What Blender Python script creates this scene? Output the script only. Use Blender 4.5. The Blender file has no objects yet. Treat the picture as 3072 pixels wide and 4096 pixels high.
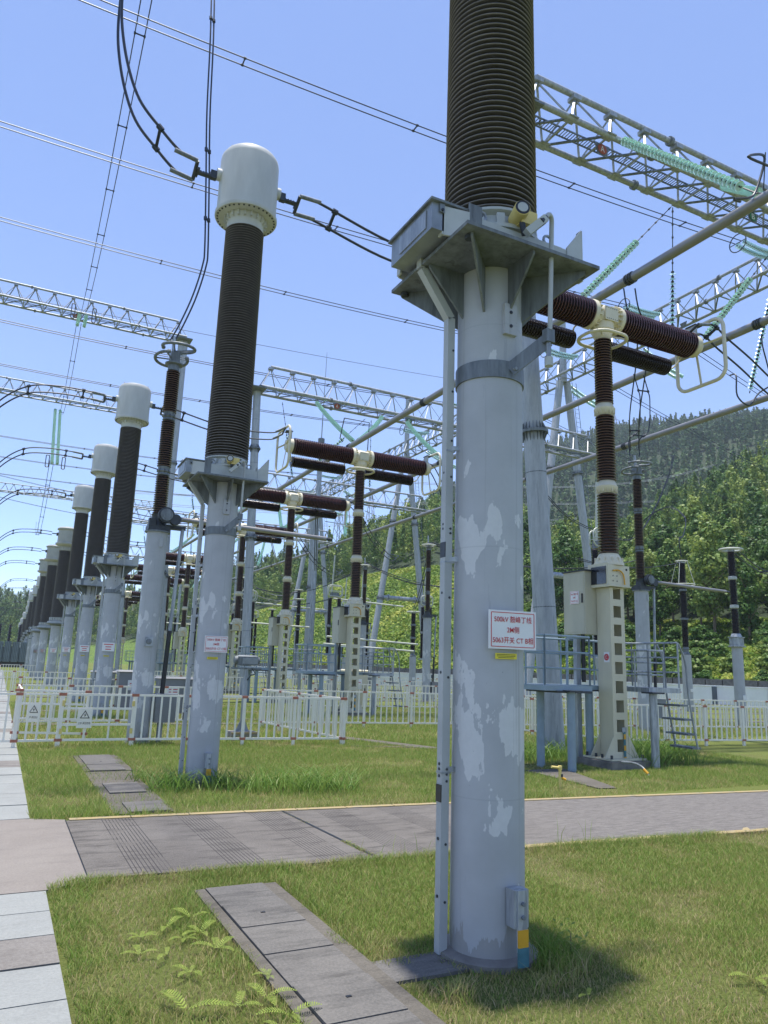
import bpy, bmesh, math, random
import numpy as np
from mathutils import Vector, Matrix
R = math.radians
rnd = random.Random(7)
scene = bpy.context.scene
COL = scene.collection

# ------------------------------------------------------------------ materials
def srgb(r, g, b):
    f = lambda c: (c/255/12.92) if c/255 <= 0.04045 else ((c/255+0.055)/1.055)**2.4
    return (f(r), f(g), f(b), 1)
class NT:
    def __init__(s, name):
        s.m = bpy.data.materials.new(name); s.m.use_nodes = True
        s.t = s.m.node_tree; s.n = s.t.nodes; s.b = s.n['Principled BSDF']
    def add(s, typ, **k):
        n = s.n.new(typ)
        for a, v in k.items(): setattr(n, a, v)
        return n
    def link(s, a, b): s.t.links.new(a, b)
    def coord(s, scale=(1, 1, 1), kind='Object'):
        tc = s.add('ShaderNodeTexCoord'); mp = s.add('ShaderNodeMapping')
        mp.inputs['Scale'].default_value = scale
        s.link(tc.outputs[kind], mp.inputs['Vector']); return mp.outputs['Vector']
    def noise(s, vec, scale, detail=5, rough=.6):
        n = s.add('ShaderNodeTexNoise'); n.inputs['Scale'].default_value = scale
        n.inputs['Detail'].default_value = detail; n.inputs['Roughness'].default_value = rough
        s.link(vec, n.inputs['Vector']); return n.outputs['Fac']
    def ramp(s, fac, stops):
        r = s.add('ShaderNodeValToRGB'); e = r.color_ramp.elements
        while len(e) < len(stops): e.new(.5)
        for i, (p, c) in enumerate(stops):
            e[i].position = p; e[i].color = c if len(c) == 4 else (*c, 1)
        s.link(fac, r.inputs['Fac']); return r.outputs['Color']
    def mix(s, fac, a, b, mode='MIX'):
        m = s.add('ShaderNodeMix', data_type='RGBA', blend_type=mode)
        for i, v in ((0, fac), (6, a), (7, b)):
            if hasattr(v, 'default_value') or hasattr(v, 'is_linked'): s.link(v, m.inputs[i])
            else: m.inputs[i].default_value = v
        return m.outputs[2]
    def math(s, op, a, b=None, c=None):
        m = s.add('ShaderNodeMath', operation=op)
        for i, v in enumerate((a, b, c)):
            if v is None: continue
            if isinstance(v, (int, float)): m.inputs[i].default_value = v
            else: s.link(v, m.inputs[i])
        return m.outputs[0]
    def bump(s, h, strength=.3, dist=.01):
        b = s.add('ShaderNodeBump'); b.inputs['Strength'].default_value = strength
        b.inputs['Distance'].default_value = dist
        s.link(h, b.inputs['Height']); s.link(b.outputs[0], s.b.inputs['Normal'])
    def sep(s, v):
        x = s.add('ShaderNodeSeparateXYZ'); s.link(v, x.inputs[0]); return x.outputs

def dkn(c, k): return tuple(x*k for x in c[:3])+(1,)
def simple(name, col, rough=.5, metal=0, var=.12, scale=6, bump=0, spec=None, streak=1):
    q = NT(name); v = q.coord((1, 1, streak)); f = q.noise(v, scale); col = dkn(col, .95)
    a = tuple(c*(1-var) for c in col[:3])+(1,); b = tuple(min(1, c*(1+var)) for c in col[:3])+(1,)
    q.link(q.ramp(f, [(.3, a), (.7, b)]), q.b.inputs['Base Color'])
    q.b.inputs['Roughness'].default_value = rough; q.b.inputs['Metallic'].default_value = metal
    if spec is not None: q.b.inputs['Specular IOR Level'].default_value = spec
    if bump: q.bump(q.noise(v, scale*12), bump, .004)
    return q.m
M = {}
def paint_pole(name, patch):
    q = NT(name); v = q.coord(); z = q.sep(v)[2]
    base = q.ramp(q.noise(v, 2.2, 6), [(.3, srgb(160, 162, 164)), (.7, srgb(176, 178, 180))])
    st = q.noise(q.coord((9, 9, .5)), 2, 4)
    base = q.mix(q.math('MULTIPLY', q.math('GREATER_THAN', st, .68), .35), base, srgb(140, 144, 148))
    if patch:
        pn = q.noise(q.coord((3.4, 3.4, 1.5)), 1.7, 6, .55)
        tri = lambda c, w_: q.math('MAXIMUM', 0, q.math('SUBTRACT', 1, q.math('DIVIDE', q.math('ABSOLUTE', q.math('SUBTRACT', z, c)), w_)))
        band = q.math('ADD', tri(2.5, .40), tri(1.25, .62))
        msk = q.math('GREATER_THAN', q.math('ADD', pn, q.math('MULTIPLY', band, .17)), .662)
        tex = q.math('MULTIPLY_ADD', q.noise(q.coord((1, 1, 1)), 22, 5, .7), .5, .5)
        base = q.mix(q.math('MULTIPLY', q.math('MULTIPLY', msk, .85), tex), base, srgb(212, 212, 210))
    dn = q.math('ADD', z, q.math('MULTIPLY', q.noise(q.coord((3, 3, .6)), 5, 5), -.9))
    base = q.mix(q.math('MULTIPLY', q.math('LESS_THAN', dn, -.28), .4), base, srgb(112, 106, 92))
    run = q.noise(q.coord((26, 26, .35)), 1.0, 3); base = q.mix(q.math('MULTIPLY', q.ramp(run, [(.60, (0, 0, 0)), (.74, (1, 1, 1))]), .32), base, srgb(120, 120, 116))
    wv = q.math('LESS_THAN', q.math('ABSOLUTE', q.math('SUBTRACT', q.math('MODULO', z, 1.52), .9)), .004); base = q.mix(q.math('MULTIPLY', wv, .18), base, srgb(130, 134, 136))
    sp = q.noise(v, 55, 2); chips = q.math('MULTIPLY', q.math('GREATER_THAN', sp, .76), q.math('GREATER_THAN', q.noise(v, 3), .56))
    base = q.mix(chips, base, srgb(60, 64, 70))
    q.link(base, q.b.inputs['Base Color']); q.b.inputs['Roughness'].default_value = .5; q.b.inputs['Specular IOR Level'].default_value = .35
    q.bump(q.noise(v, 60, 3), .12, .003)
    return q.m
M['pole'] = paint_pole('grey_blue_paint', True)
M['pole_plain'] = paint_pole('grey_blue_paint_plain', False)
def galv(name, a, b, rough=.45, metal=.35):
    a, b = dkn(a, .95), dkn(b, .95)
    q = NT(name); v = q.coord((5, 5, .8)); f = q.noise(v, 2.2, 8, .7)
    g = q.noise(q.coord((9, 9, .6)), 1.3, 4)
    c = q.ramp(f, [(.32, a), (.62, b)])
    c = q.mix(q.math('MULTIPLY', q.math('GREATER_THAN', g, .64), .45), c, tuple(x*.6 for x in a[:3])+(1,))
    q.link(c, q.b.inputs['Base Color']); q.b.inputs['Roughness'].default_value = rough
    q.b.inputs['Metallic'].default_value = metal; return q.m
M['galv'] = galv('galvanised_steel', srgb(120, 126, 132), srgb(178, 183, 187))
M['tube'] = galv('aged_steel_tube', srgb(150, 155, 160), srgb(178, 182, 186), .5, .05)
M['galv_dark'] = galv('weathered_steel', srgb(84, 90, 94), srgb(128, 134, 138), .5, .2)
M['truss'] = galv('truss_steel', srgb(128, 132, 136), srgb(176, 180, 184), .5, .3)
M['alu'] = simple('aluminium_channel', srgb(172, 175, 174), .5, 0, .08, 3, .1)
M['frame_beige'] = simple('pale_grey_paint', srgb(178, 181, 176), .45, 0, .1, 5)
M['cream'] = simple('cream_paint', srgb(202, 196, 170), .5, 0, .07, 3.5, .05, streak=.4)
M['cabinet'] = simple('grey_beige_cabinet', srgb(184, 180, 158), .5, 0, .12, 2.2, .1, streak=.3)
M['cream_ins'] = simple('cream_flange', srgb(212, 204, 178), .5, 0, .08, 7)
M['porc_ct'] = simple('brown_grey_porcelain', srgb(80, 76, 75), .35, 0, .2, 2.5, streak=.5)
M['rim_ct'] = simple('lit_porcelain_rim', srgb(122, 117, 112), .5, 0, .3, 9)  # light caught by the shed edges, painted in as a paler rim colour
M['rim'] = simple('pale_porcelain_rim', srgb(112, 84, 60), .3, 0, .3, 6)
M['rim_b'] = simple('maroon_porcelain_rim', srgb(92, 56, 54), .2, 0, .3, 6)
M['stainless'] = simple('weathered_stainless', srgb(140, 146, 150), .4, .4, .22, 5)
M['porc'] = simple('dark_brown_porcelain', srgb(46, 28, 27), .2, 0, .25, 4, spec=.7)
M['porc_d'] = simple('black_brown_porcelain', srgb(36, 28, 28), .25, 0, .2, 4, spec=.6)
M['head'] = simple('pale_grey_head_paint', srgb(188, 189, 186), .5, 0, .14, 2.6, .05, spec=.3, streak=.25)
M['plate'] = galv('dark_galvanised_plate', srgb(84, 88, 90), srgb(122, 128, 130), .6, .1)
M['head_b'] = simple('stained_grey_head_paint', srgb(168, 167, 156), .5, 0, .12, 2, .1)
M['wire'] = simple('dark_conductor', srgb(48, 54, 66), .45, .3, .1, 20)
M['pipe'] = simple('aluminium_bus_pipe', srgb(142, 140, 138), .4, .45, .1, 1.5)
M['dark'] = simple('black_plastic', srgb(30, 32, 36), .4, 0, .1, 8)
M['castiron'] = simple('dark_cast_metal', srgb(62, 66, 70), .5, .3, .25, 9)
M['window'] = simple('tinted_glass', srgb(22, 28, 40), .08, 0, .05, 3, spec=.9)
M['yellow'] = simple('yellow_paint', srgb(222, 200, 120), .5, 0, .08, 9)
M['yellow_tape'] = simple('yellow_tape', srgb(214, 160, 40), .5, 0, .08, 9)
M['teal_tape'] = simple('teal_tape', srgb(66, 112, 120), .55, 0, .25, 14)
M['rail_blue'] = simple('light_blue_paint', srgb(132, 150, 160), .45, 0, .1, 5)
M['fence'] = simple('white_plastic', srgb(238, 232, 216), .45, 0, .05, 3)
M['fence_joint'] = simple('faded_red_plastic', srgb(172, 108, 86), .6, 0, .15, 9)
M['white'] = simple('white_enamel', srgb(226, 226, 224), .35, 0, .04, 6)
M['red'] = simple('red_lettering', srgb(196, 34, 44), .5, 0, .03, 6)
M['black'] = simple('black_lettering', srgb(30, 30, 30), .5, 0, .03, 6)
M['green_sign'] = simple('green_enamel', srgb(60, 120, 80), .5, 0, .03, 6)
M['orange_sign'] = simple('orange_enamel', srgb(170, 80, 40), .5, 0, .1, 6)
M['sign_yellow'] = simple('yellow_sign', srgb(226, 210, 60), .5, 0, .03, 6)
M['box_grey'] = simple('grey_cabinet_paint', srgb(128, 130, 132), .5, 0, .08, 4)
M['concrete_d'] = simple('weathered_concrete', srgb(122, 118, 112), .9, 0, .3, 6, .5)
M['wall'] = simple('white_wall_paint', srgb(238, 238, 238), .8, 0, .05, 1.5)
M['wall_trim'] = simple('grey_wall_trim', srgb(96, 104, 116), .8, 0, .1, 2)
M['transf'] = simple('blue_grey_transformer', srgb(120, 134, 142), .5, 0, .1, 1)
M['bark'] = simple('bark', srgb(120, 106, 88), .9, 0, .3, 3, .4)
M['pantograph'] = simple('pale_ring_metal', srgb(190, 192, 178), .45, .2, .05, 3)

def glass_mat():
    q = NT('teal_glass')
    f = q.noise(q.coord(), 9, 2)
    q.link(q.ramp(f, [(.3, srgb(176, 226, 218)), (.7, srgb(222, 246, 241))]), q.b.inputs['Base Color'])
    q.b.inputs['Roughness'].default_value = .1
    q.b.inputs['Transmission Weight'].default_value = .3
    q.b.inputs['IOR'].default_value = 1.25
    return q.m
M['glass'] = glass_mat()

def ground_mat():
    q = NT('lawn_soil'); v = q.coord()
    a = q.noise(v, .7, 6); b = q.noise(v, 45, 8, .75); c = q.noise(v, .09, 4)
    g = q.ramp(b, [(.3, srgb(60, 64, 36)), (.5, srgb(96, 104, 56)), (.68, srgb(130, 128, 80))])
    br = q.ramp(b, [(.3, srgb(72, 66, 46)), (.7, srgb(116, 106, 78))])
    m = q.math('MULTIPLY', q.ramp(a, [(.48, (0, 0, 0)), (.68, (1, 1, 1))]), .55)
    col = q.mix(m, g, br)
    col = q.mix(q.math('MULTIPLY', c, .35), col, srgb(120, 138, 60))
    q.link(col, q.b.inputs['Base Color']); q.b.inputs['Roughness'].default_value = .95
    q.b.inputs['Specular IOR Level'].default_value = .1
    q.bump(b, .8, .04); return q.m
M['ground'] = ground_mat()

def concrete(name, c0, c1, c2, grooves=False, stain=.5):
    c0, c1, c2 = dkn(c0, .55), dkn(c1, .55), dkn(c2, .55)
    q = NT(name); v = q.coord()
    a = q.noise(v, 1.1, 7, .65); b = q.noise(v, 60, 4, .8); d = q.noise(q.coord((.35, 1.6, 1)), 5, 6, .7)
    col = q.ramp(a, [(.3, c0), (.5, c1), (.72, c2)])
    col = q.mix(.5, col, q.ramp(b, [(.35, c0), (.65, c2)]))
    dk = q.ramp(d, [(.5, (0, 0, 0)), (.66, (1, 1, 1))])
    col = q.mix(q.math('MULTIPLY', dk, stain), col, tuple(x*.45 for x in c0[:3])+(1,))
    h = b
    if grooves:
        s = q.sep(v); x = s[0]
        m = q.math('MODULO', q.math('ADD', x, 7.8-1.12), .785)          # band pitch
        band = q.math('LESS_THAN', m, .34)
        ln = q.math('LESS_THAN', q.math('MODULO', m, .034), .008)
        lim = q.math('MULTIPLY', q.math('GREATER_THAN', x, 1.0), q.math('LESS_THAN', x, 4.75))
        wear = q.math('ADD', .35, q.math('MULTIPLY', q.math('GREATER_THAN', q.noise(v, 2.2, 4), .44), .6))
        g = q.math('MULTIPLY', q.math('MULTIPLY', band, ln), q.math('MULTIPLY', lim, wear))
        col = q.mix(g, col, srgb(52, 50, 50))
        # rough brushed darker surface on the far right part
        rr = q.noise(q.coord((2.2, 9, 1)), 2.2, 10, .85)
        rb = q.ramp(rr, [(.38, srgb(84, 81, 78)), (.5, srgb(108, 104, 100)), (.66, srgb(134, 130, 124))])
        far = q.ramp(q.math('ADD', x, q.math('MULTIPLY', q.noise(v, 2), .8)), [(0, (0, 0, 0)), (1, (1, 1, 1))])
        mr = q.add('ShaderNodeMapRange'); mr.inputs[4].default_value = .75; mr.inputs[1].default_value = 4.3; mr.inputs[2].default_value = 6.0
        q.link(x, mr.inputs[0]); col = q.mix(mr.outputs[0], col, rb)
        h = q.math('SUBTRACT', b, q.math('MULTIPLY', g, 3))
    q.link(col, q.b.inputs['Base Color']); q.b.inputs['Roughness'].default_value = .9
    q.b.inputs['Specular IOR Level'].default_value = .25
    q.bump(h, .5, .006); return q.m
M['road'] = concrete('road_concrete', srgb(104, 99, 94), srgb(134, 128, 121), srgb(160, 154, 146), True, .6)
M['slab_pink'] = concrete('crossing_concrete', srgb(146, 138, 130), srgb(166, 157, 148), srgb(180, 172, 162), False, .15)
M['tile'] = concrete('paving_tile_stone', srgb(160, 162, 158), srgb(178, 181, 177), srgb(194, 196, 190), False, .1)
M['tile_b'] = concrete('stained_paving_stone', srgb(128, 122, 116), srgb(158, 152, 144), srgb(176, 171, 164), False, .4)
M['cover'] = concrete('trench_cover_concrete', srgb(108, 106, 102), srgb(134, 130, 124), srgb(160, 155, 147), False, .5)
M['strip'] = concrete('kerb_concrete', srgb(104, 99, 90), srgb(126, 120, 110), srgb(150, 143, 131), False, .4)

def kerb_mat():
    q = NT('worn_yellow_kerb'); v = q.coord()
    f = q.noise(q.coord((2, 9, 1)), 2.4, 6, .7)
    c = q.ramp(f, [(.36, srgb(126, 120, 108)), (.46, srgb(150, 136, 100)), (.6, srgb(156, 134, 88))])
    q.link(c, q.b.inputs['Base Color']); q.b.inputs['Roughness'].default_value = .8; return q.m
M['kerb'] = kerb_mat()

def leaf_mat(name, stops, rough=.55, trans=.25, scale=1.0):
    q = NT(name)
    at = q.add('ShaderNodeAttribute', attribute_name='tone')
    c = q.ramp(at.outputs['Fac'], stops)
    q.link(c, q.b.inputs['Base Color']); q.b.inputs['Roughness'].default_value = rough
    q.b.inputs['Specular IOR Level'].default_value = .25
    if trans:
        tr = q.add('ShaderNodeBsdfTranslucent'); q.link(c, tr.inputs['Color'])
        mx = q.add('ShaderNodeMixShader'); mx.inputs[0].default_value = trans
        q.link(q.b.outputs[0], mx.inputs[1]); q.link(tr.outputs[0], mx.inputs[2])
        q.link(mx.outputs[0], q.n['Material Output'].inputs['Surface'])
    return q.m
M['grass'] = leaf_mat('grass_blades', [(0, srgb(176, 158, 120)), (.3, srgb(164, 156, 100)), (.55, srgb(132, 150, 74)), (.8, srgb(112, 146, 58)), (1, srgb(92, 130, 42))], .6, .35)
M['lush'] = leaf_mat('lush_grass', [(0, srgb(134, 144, 78)), (.5, srgb(116, 146, 68)), (1, srgb(92, 126, 50))], .5, .4)
M['fern'] = leaf_mat('fern_leaf', [(0, srgb(110, 132, 56)), (1, srgb(158, 172, 80))], .5, .35)
M['leaf'] = leaf_mat('broad_leaf', [(0, srgb(50, 78, 42)), (.5, srgb(92, 124, 62)), (1, srgb(150, 164, 86))], .5, .35)
M['leaf_far'] = leaf_mat('far_leaf', [(0, srgb(46, 76, 46)), (.5, srgb(72, 104, 62)), (1, srgb(112, 136, 82))], .7, .2)
M['cover_leaf'] = leaf_mat('slope_cover_leaf', [(0, srgb(76, 106, 38)), (.5, srgb(120, 146, 54)), (1, srgb(170, 172, 80))], .6, .3)
def slope_mat():
    q = NT('hill_soil_cover'); v = q.coord()
    f = q.noise(v, .12, 8, .7); g = q.noise(v, 1.3, 8, .75)
    c = q.ramp(g, [(.3, srgb(44, 64, 26)), (.5, srgb(84, 108, 38)), (.7, srgb(128, 142, 56))])
    c = q.mix(q.math('MULTIPLY', f, .5), c, srgb(96, 124, 40))
    q.link(c, q.b.inputs['Base Color']); q.b.inputs['Roughness'].default_value = .95
    at = q.add('ShaderNodeAttribute', attribute_name='wooded'); c = q.mix(at.outputs['Fac'], c, q.ramp(g, [(.3, srgb(34, 48, 30)), (.7, srgb(56, 74, 42))])); q.link(c, q.b.inputs['Base Color'])
    q.bump(g, 1, .5); return q.m
M['hill'] = slope_mat()

# ------------------------------------------------------------------ mesh helpers
class MB:
    def __init__(s): s.v = []; s.f = []; s.mi = []; s.sm = []; s.mats = []
    def _m(s, m):
        m = M[m] if isinstance(m, str) else m
        if m not in s.mats: s.mats.append(m)
        return s.mats.index(m)
    def raw(s, vs, fs, mat, smooth=False):
        o = len(s.v); s.v += [tuple(v) for v in vs]; i = s._m(mat)
        for f in fs: s.f.append(tuple(a+o for a in f)); s.mi.append(i); s.sm.append(smooth)
        return s
    def box(s, c, d, mat, rot=None, taper=1):
        x, y, z = (a/2 for a in d); vs = []
        for k in (-1, 1):
            t = taper if k > 0 else 1
            for sx, sy in ((-1, -1), (1, -1), (1, 1), (-1, 1)): vs.append(Vector((sx*x*t, sy*y*t, k*z)))
        if rot is not None: vs = [rot @ v for v in vs]
        vs = [v+Vector(c) for v in vs]
        return s.raw(vs, [(3, 2, 1, 0), (4, 5, 6, 7), (0, 1, 5, 4), (1, 2, 6, 5), (2, 3, 7, 6), (3, 0, 4, 7)], mat)
    def frame(s, d):
        d = Vector(d).normalized(); u = Vector((0, 0, 1)) if abs(d.z) < .95 else Vector((1, 0, 0))
        a = d.cross(u).normalized(); return a, d.cross(a), d
    def lathe(s, prof, mat, o=(0, 0, 0), axis=(0, 0, 1), n=24, smooth=True):
        a, b, d = s.frame(axis); o = Vector(o); vs = []
        if Vector(axis).z > .99999: a, b, d = Vector((1, 0, 0)), Vector((0, 1, 0)), Vector((0, 0, 1))
        for r, z in prof:
            for i in range(n):
                t = 2*math.pi*i/n; vs.append(o+d*z+(a*math.cos(t)+b*math.sin(t))*r)
        fs = []
        for j in range(len(prof)-1):
            for i in range(n):
                k = (i+1) % n; fs.append((j*n+i, j*n+k, (j+1)*n+k, (j+1)*n+i))
        s.raw(vs, fs, mat, smooth)
        o2 = len(s.v)-len(vs); mi = s._m(mat)
        if prof[0][0] > 1e-4: s.f.append(tuple(o2+i for i in reversed(range(n)))); s.mi.append(mi); s.sm.append(False)
        if prof[-1][0] > 1e-4: s.f.append(tuple(o2+(len(prof)-1)*n+i for i in range(n))); s.mi.append(mi); s.sm.append(False)
        return s
    def cyl(s, p, q, r, mat, r2=None, n=12, smooth=True):
        p, q = Vector(p), Vector(q); L = (q-p).length
        if L < 1e-6: return s
        return s.lathe([(r, 0), (r if r2 is None else r2, L)], mat, p, (q-p)/L, n, smooth)
    def bar(s, p, q, w, h, mat):
        p, q = Vector(p), Vector(q); a, b, d = s.frame(q-p)
        vs = []
        for e in (p, q):
            for x, y in ((-1, -1), (1, -1), (1, 1), (-1, 1)): vs.append(e+a*x*w/2+b*y*h/2)
        return s.raw(vs, [(3, 2, 1, 0), (4, 5, 6, 7), (0, 1, 5, 4), (1, 2, 6, 5), (2, 3, 7, 6), (3, 0, 4, 7)], mat)
    def tube(s, pts, r, mat, n=8, closed=False, smooth=True):
        P = [Vector(p) for p in pts]; m = len(P); vs = []; pa = None
        for i in range(m):
            if closed: t = P[(i+1) % m]-P[i-1]
            else: t = P[min(i+1, m-1)]-P[max(i-1, 0)]
            t.normalize()
            if pa is None: a, b, _ = s.frame(t)
            else:
                a = (pa-t*pa.dot(t)).normalized(); b = t.cross(a)
            pa = a
            for k in range(n):
                an = 2*math.pi*k/n; vs.append(P[i]+(a*math.cos(an)+b*math.sin(an))*r)
        fs = []
        for i in range(m if closed else m-1):
            j = (i+1) % m
            for k in range(n):
                l = (k+1) % n; fs.append((i*n+k, i*n+l, j*n+l, j*n+k))
        if not closed: fs.append(tuple(reversed(range(n)))); fs.append(tuple((m-1)*n+k for k in range(n)))
        return s.raw(vs, fs, mat, smooth)
    def poly(s, pts, z, mat, th=0):
        n = len(pts)
        if not th: return s.raw([(x, y, z) for x, y in pts], [tuple(range(n))], mat)
        vs = [(x, y, z-th) for x, y in pts]+[(x, y, z) for x, y in pts]
        fs = [tuple(reversed(range(n))), tuple(range(n, 2*n))]+[(i, (i+1) % n, n+(i+1) % n, n+i) for i in range(n)]
        return s.raw(vs, fs, mat)
    def prism(s, pts3, off, mat):
        n = len(pts3); o = Vector(off); a = [Vector(p) for p in pts3]
        return s.raw(a+[p+o for p in a], [tuple(reversed(range(n))), tuple(range(n, 2*n))]+[(i, (i+1) % n, n+(i+1) % n, n+i) for i in range(n)], mat)
    def build(s, name, parent=None, label=None, cat=None, group=None, kind=None, loc=None):
        me = bpy.data.meshes.new(name); me.from_pydata(s.v, [], s.f)
        for m in s.mats: me.materials.append(m)
        me.polygons.foreach_set('material_index', s.mi); me.polygons.foreach_set('use_smooth', s.sm)
        me.update(); me.set_sharp_from_angle(angle=R(38)); o = bpy.data.objects.new(name, me); COL.objects.link(o)
        if parent is not None: o.parent = parent
        if loc is not None: o.location = loc
        tag(o, label, cat, group, kind); return o
def tag(o, label=None, cat=None, group=None, kind=None):
    if label: o['label'] = label
    if cat: o['category'] = cat
    if group: o['group'] = group
    if kind: o['kind'] = kind
    return o
def thing(name, label, cat, loc=(0, 0, 0), rz=0, group=None):
    o = bpy.data.objects.new(name, None); COL.objects.link(o); o.location = loc; o.rotation_euler = (0, 0, rz)
    o.empty_display_size = .2
    return tag(o, label, cat, group)
def copy_tree(o, loc=None, rz=None, label=None, group=None, skip=(), parent=None):
    c = o.copy(); COL.objects.link(c)
    if parent is not None: c.parent = parent
    else: c.parent = None
    if loc is not None: c.location = loc
    if rz is not None: c.rotation_euler = (0, 0, rz)
    if label: c['label'] = label
    if group: c['group'] = group
    for ch in list(o.children):
        if ch.name.split('.')[0] in skip: continue
        copy_tree(ch, parent=c, skip=skip)
    return c
def circle(c, r, n=24, u=(1, 0, 0), v=(0, 1, 0), a0=0, a1=2*math.pi, closed=True):
    c, u, v = Vector(c), Vector(u), Vector(v); m = n if closed else n+1
    return [c+u*r*math.cos(a0+(a1-a0)*i/n)+v*r*math.sin(a0+(a1-a0)*i/n) for i in range(m)]
def rrect(c, w, h, r, u, v, n=5):
    c, u, v = Vector(c), Vector(u), Vector(v); P = []
    for sx, sy, a in ((1, 1, 0), (-1, 1, 90), (-1, -1, 180), (1, -1, 270)):
        for i in range(n+1):
            t = R(a+90*i/n); P.append(c+u*(sx*(w/2-r)+r*math.cos(t))+v*(sy*(h/2-r)+r*math.sin(t)))
    return P
def smooth_path(pts, n=8):
    P = [Vector(p) for p in pts]; P = [P[0]*2-P[1]]+P+[P[-1]*2-P[-2]]; out = []
    for i in range(1, len(P)-2):
        for k in range(n):
            t = k/n; a, b, c, d = P[i-1:i+3]
            out.append(.5*((2*b)+(c-a)*t+(2*a-5*b+4*c-d)*t*t+(3*b-a-3*c+d)*t**3))
    out.append(P[-2]); return out
def sheds(r0, r1, z0, z1, pitch, core0, core1):
    n = max(2, round((z1-z0)/pitch)); p = (z1-z0)/n; pr = [(core0, z0)]
    for i in range(n):
        t = (i+.5)/n; rs = r0+(r1-r0)*t; rc = core0+(core1-core0)*t; z = z0+i*p
        pr += [(rc, z+.08*p), (rs-.006, z+.20*p), (rs, z+.27*p), (rs-.002, z+.40*p), (rc, z+.90*p)]
    pr.append((core1, z1)); return pr
def shed_stack(m, prof, mat, rim, o=(0, 0, 0), axis=(0, 0, 1), n=24, smooth=True):
    f0 = len(m.f); m.lathe(prof, mat, o, axis, n, smooth); ri = m._m(rim)
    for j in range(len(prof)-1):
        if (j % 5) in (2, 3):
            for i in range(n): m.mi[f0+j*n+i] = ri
    return m
def text(body, width, height, mat, parent, loc, rot, name='lettering'):
    cu = bpy.data.curves.new(name, 'FONT'); cu.body = body; cu.align_x = 'CENTER'; cu.align_y = 'CENTER'
    cu.offset = .005; cu.size = 1
    t = bpy.data.objects.new('tmp', cu); COL.objects.link(t)
    dg = bpy.context.evaluated_depsgraph_get(); dg.update()
    me = bpy.data.meshes.new_from_object(t.evaluated_get(dg)); bpy.data.objects.remove(t)
    co = np.zeros(len(me.vertices)*3); me.vertices.foreach_get('co', co); co = co.reshape(-1, 3)
    if len(co):
        mn, mx = co.min(0), co.max(0); ce = (mn+mx)/2; s = np.array([width/(mx[0]-mn[0]), height/(mx[1]-mn[1]), 1])
        co = (co-ce)*s; co[:, 2] = 0; me.vertices.foreach_set('co', co.ravel()); me.update()
    me.materials.clear(); me.materials.append(M[mat] if isinstance(mat, str) else mat)
    o = bpy.data.objects.new(name, me); COL.objects.link(o); o.parent = parent; o.location = loc; o.rotation_euler = rot
    return o

def parray(name, V, F, tone, mat, **kw):
    """numpy leaf mesh: V (n,3), F (m,k), tone per face"""
    me = bpy.data.meshes.new(name); n, k = len(F), F.shape[1]
    me.vertices.add(len(V)); me.vertices.foreach_set('co', V.astype(np.float32).ravel())
    me.loops.add(n*k); me.loops.foreach_set('vertex_index', F.astype(np.int32).ravel())
    me.polygons.add(n); me.polygons.foreach_set('loop_start', np.arange(0, n*k, k, dtype=np.int32))
    me.update(calc_edges=True)
    at = me.attributes.new('tone', 'FLOAT', 'FACE'); at.data.foreach_set('value', tone.astype(np.float32))
    me.materials.append(M[mat]); o = bpy.data.objects.new(name, me); COL.objects.link(o)
    p = kw.pop('parent', None)
    if p is not None: o.parent = p
    tag(o, **kw); return o
rs = np.random.RandomState(11)
def quads(P, N, size, asp=1.0):
    """quads at P facing N with per-quad size"""
    n = len(P); N = N/np.linalg.norm(N, axis=1, keepdims=True)
    a = np.cross(N, rs.normal(size=(n, 3))); a /= np.linalg.norm(a, axis=1, keepdims=True); b = np.cross(N, a)
    s = (size if np.ndim(size) else np.full(n, size))[:, None]/2
    V = np.stack([P-a*s*asp, P-b*s, P+a*s*asp, P+b*s], 1).reshape(-1, 3)
    return V, np.arange(4*n).reshape(n, 4)

# ------------------------------------------------------------------ world, sun, camera
SUN_AZ, SUN_EL = R(-30), R(88)      # azimuth measured from +Y towards +X
w = bpy.data.worlds.new('World'); scene.world = w; w.use_nodes = True
nt = w.node_tree; bg = nt.nodes['Background']
sky = nt.nodes.new('ShaderNodeTexSky'); sky.sky_type = 'NISHITA'; sky.sun_disc = False
sky.sun_elevation = SUN_EL; sky.sun_rotation = SUN_AZ; sky.altitude = 200; sky.air_density = 1.0; sky.dust_density = .2; sky.ozone_density = 5; sky.air_density = .85
wm = nt.nodes.new('ShaderNodeMix'); wm.data_type = 'RGBA'; wm.blend_type = 'MULTIPLY'; wm.inputs[0].default_value = 1; wm.inputs[7].default_value = (1.0, .945, 1.0, 1)
nt.links.new(sky.outputs[0], wm.inputs[6]); nt.links.new(wm.outputs[2], bg.inputs[0]); bg.inputs[1].default_value = .15
sl = bpy.data.lights.new('sun', 'SUN'); sl.energy = 4.2; sl.angle = R(1.5); sl.color = (1, .96, .9)
so = bpy.data.objects.new('sun', sl); COL.objects.link(so)
sd = Vector((math.sin(SUN_AZ)*math.cos(SUN_EL), math.cos(SUN_AZ)*math.cos(SUN_EL), math.sin(SUN_EL)))
so.rotation_euler = sd.to_track_quat('Z', 'Y').to_euler(); so.location = sd*50
scene.view_settings.view_transform = 'Standard'; scene.view_settings.look = 'None'
scene.view_settings.gamma = 1; scene.view_settings.exposure = .82
cam = bpy.data.cameras.new('camera'); co = bpy.data.objects.new('camera', cam); COL.objects.link(co); scene.camera = co
yaw, pit, rol = R(26.73607), R(11.87705), R(1.97465)
f_ = Vector((math.sin(yaw)*math.cos(pit), math.cos(yaw)*math.cos(pit), math.sin(pit)))
r_ = Vector((math.cos(yaw), -math.sin(yaw), 0)); u_ = r_.cross(f_)
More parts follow.
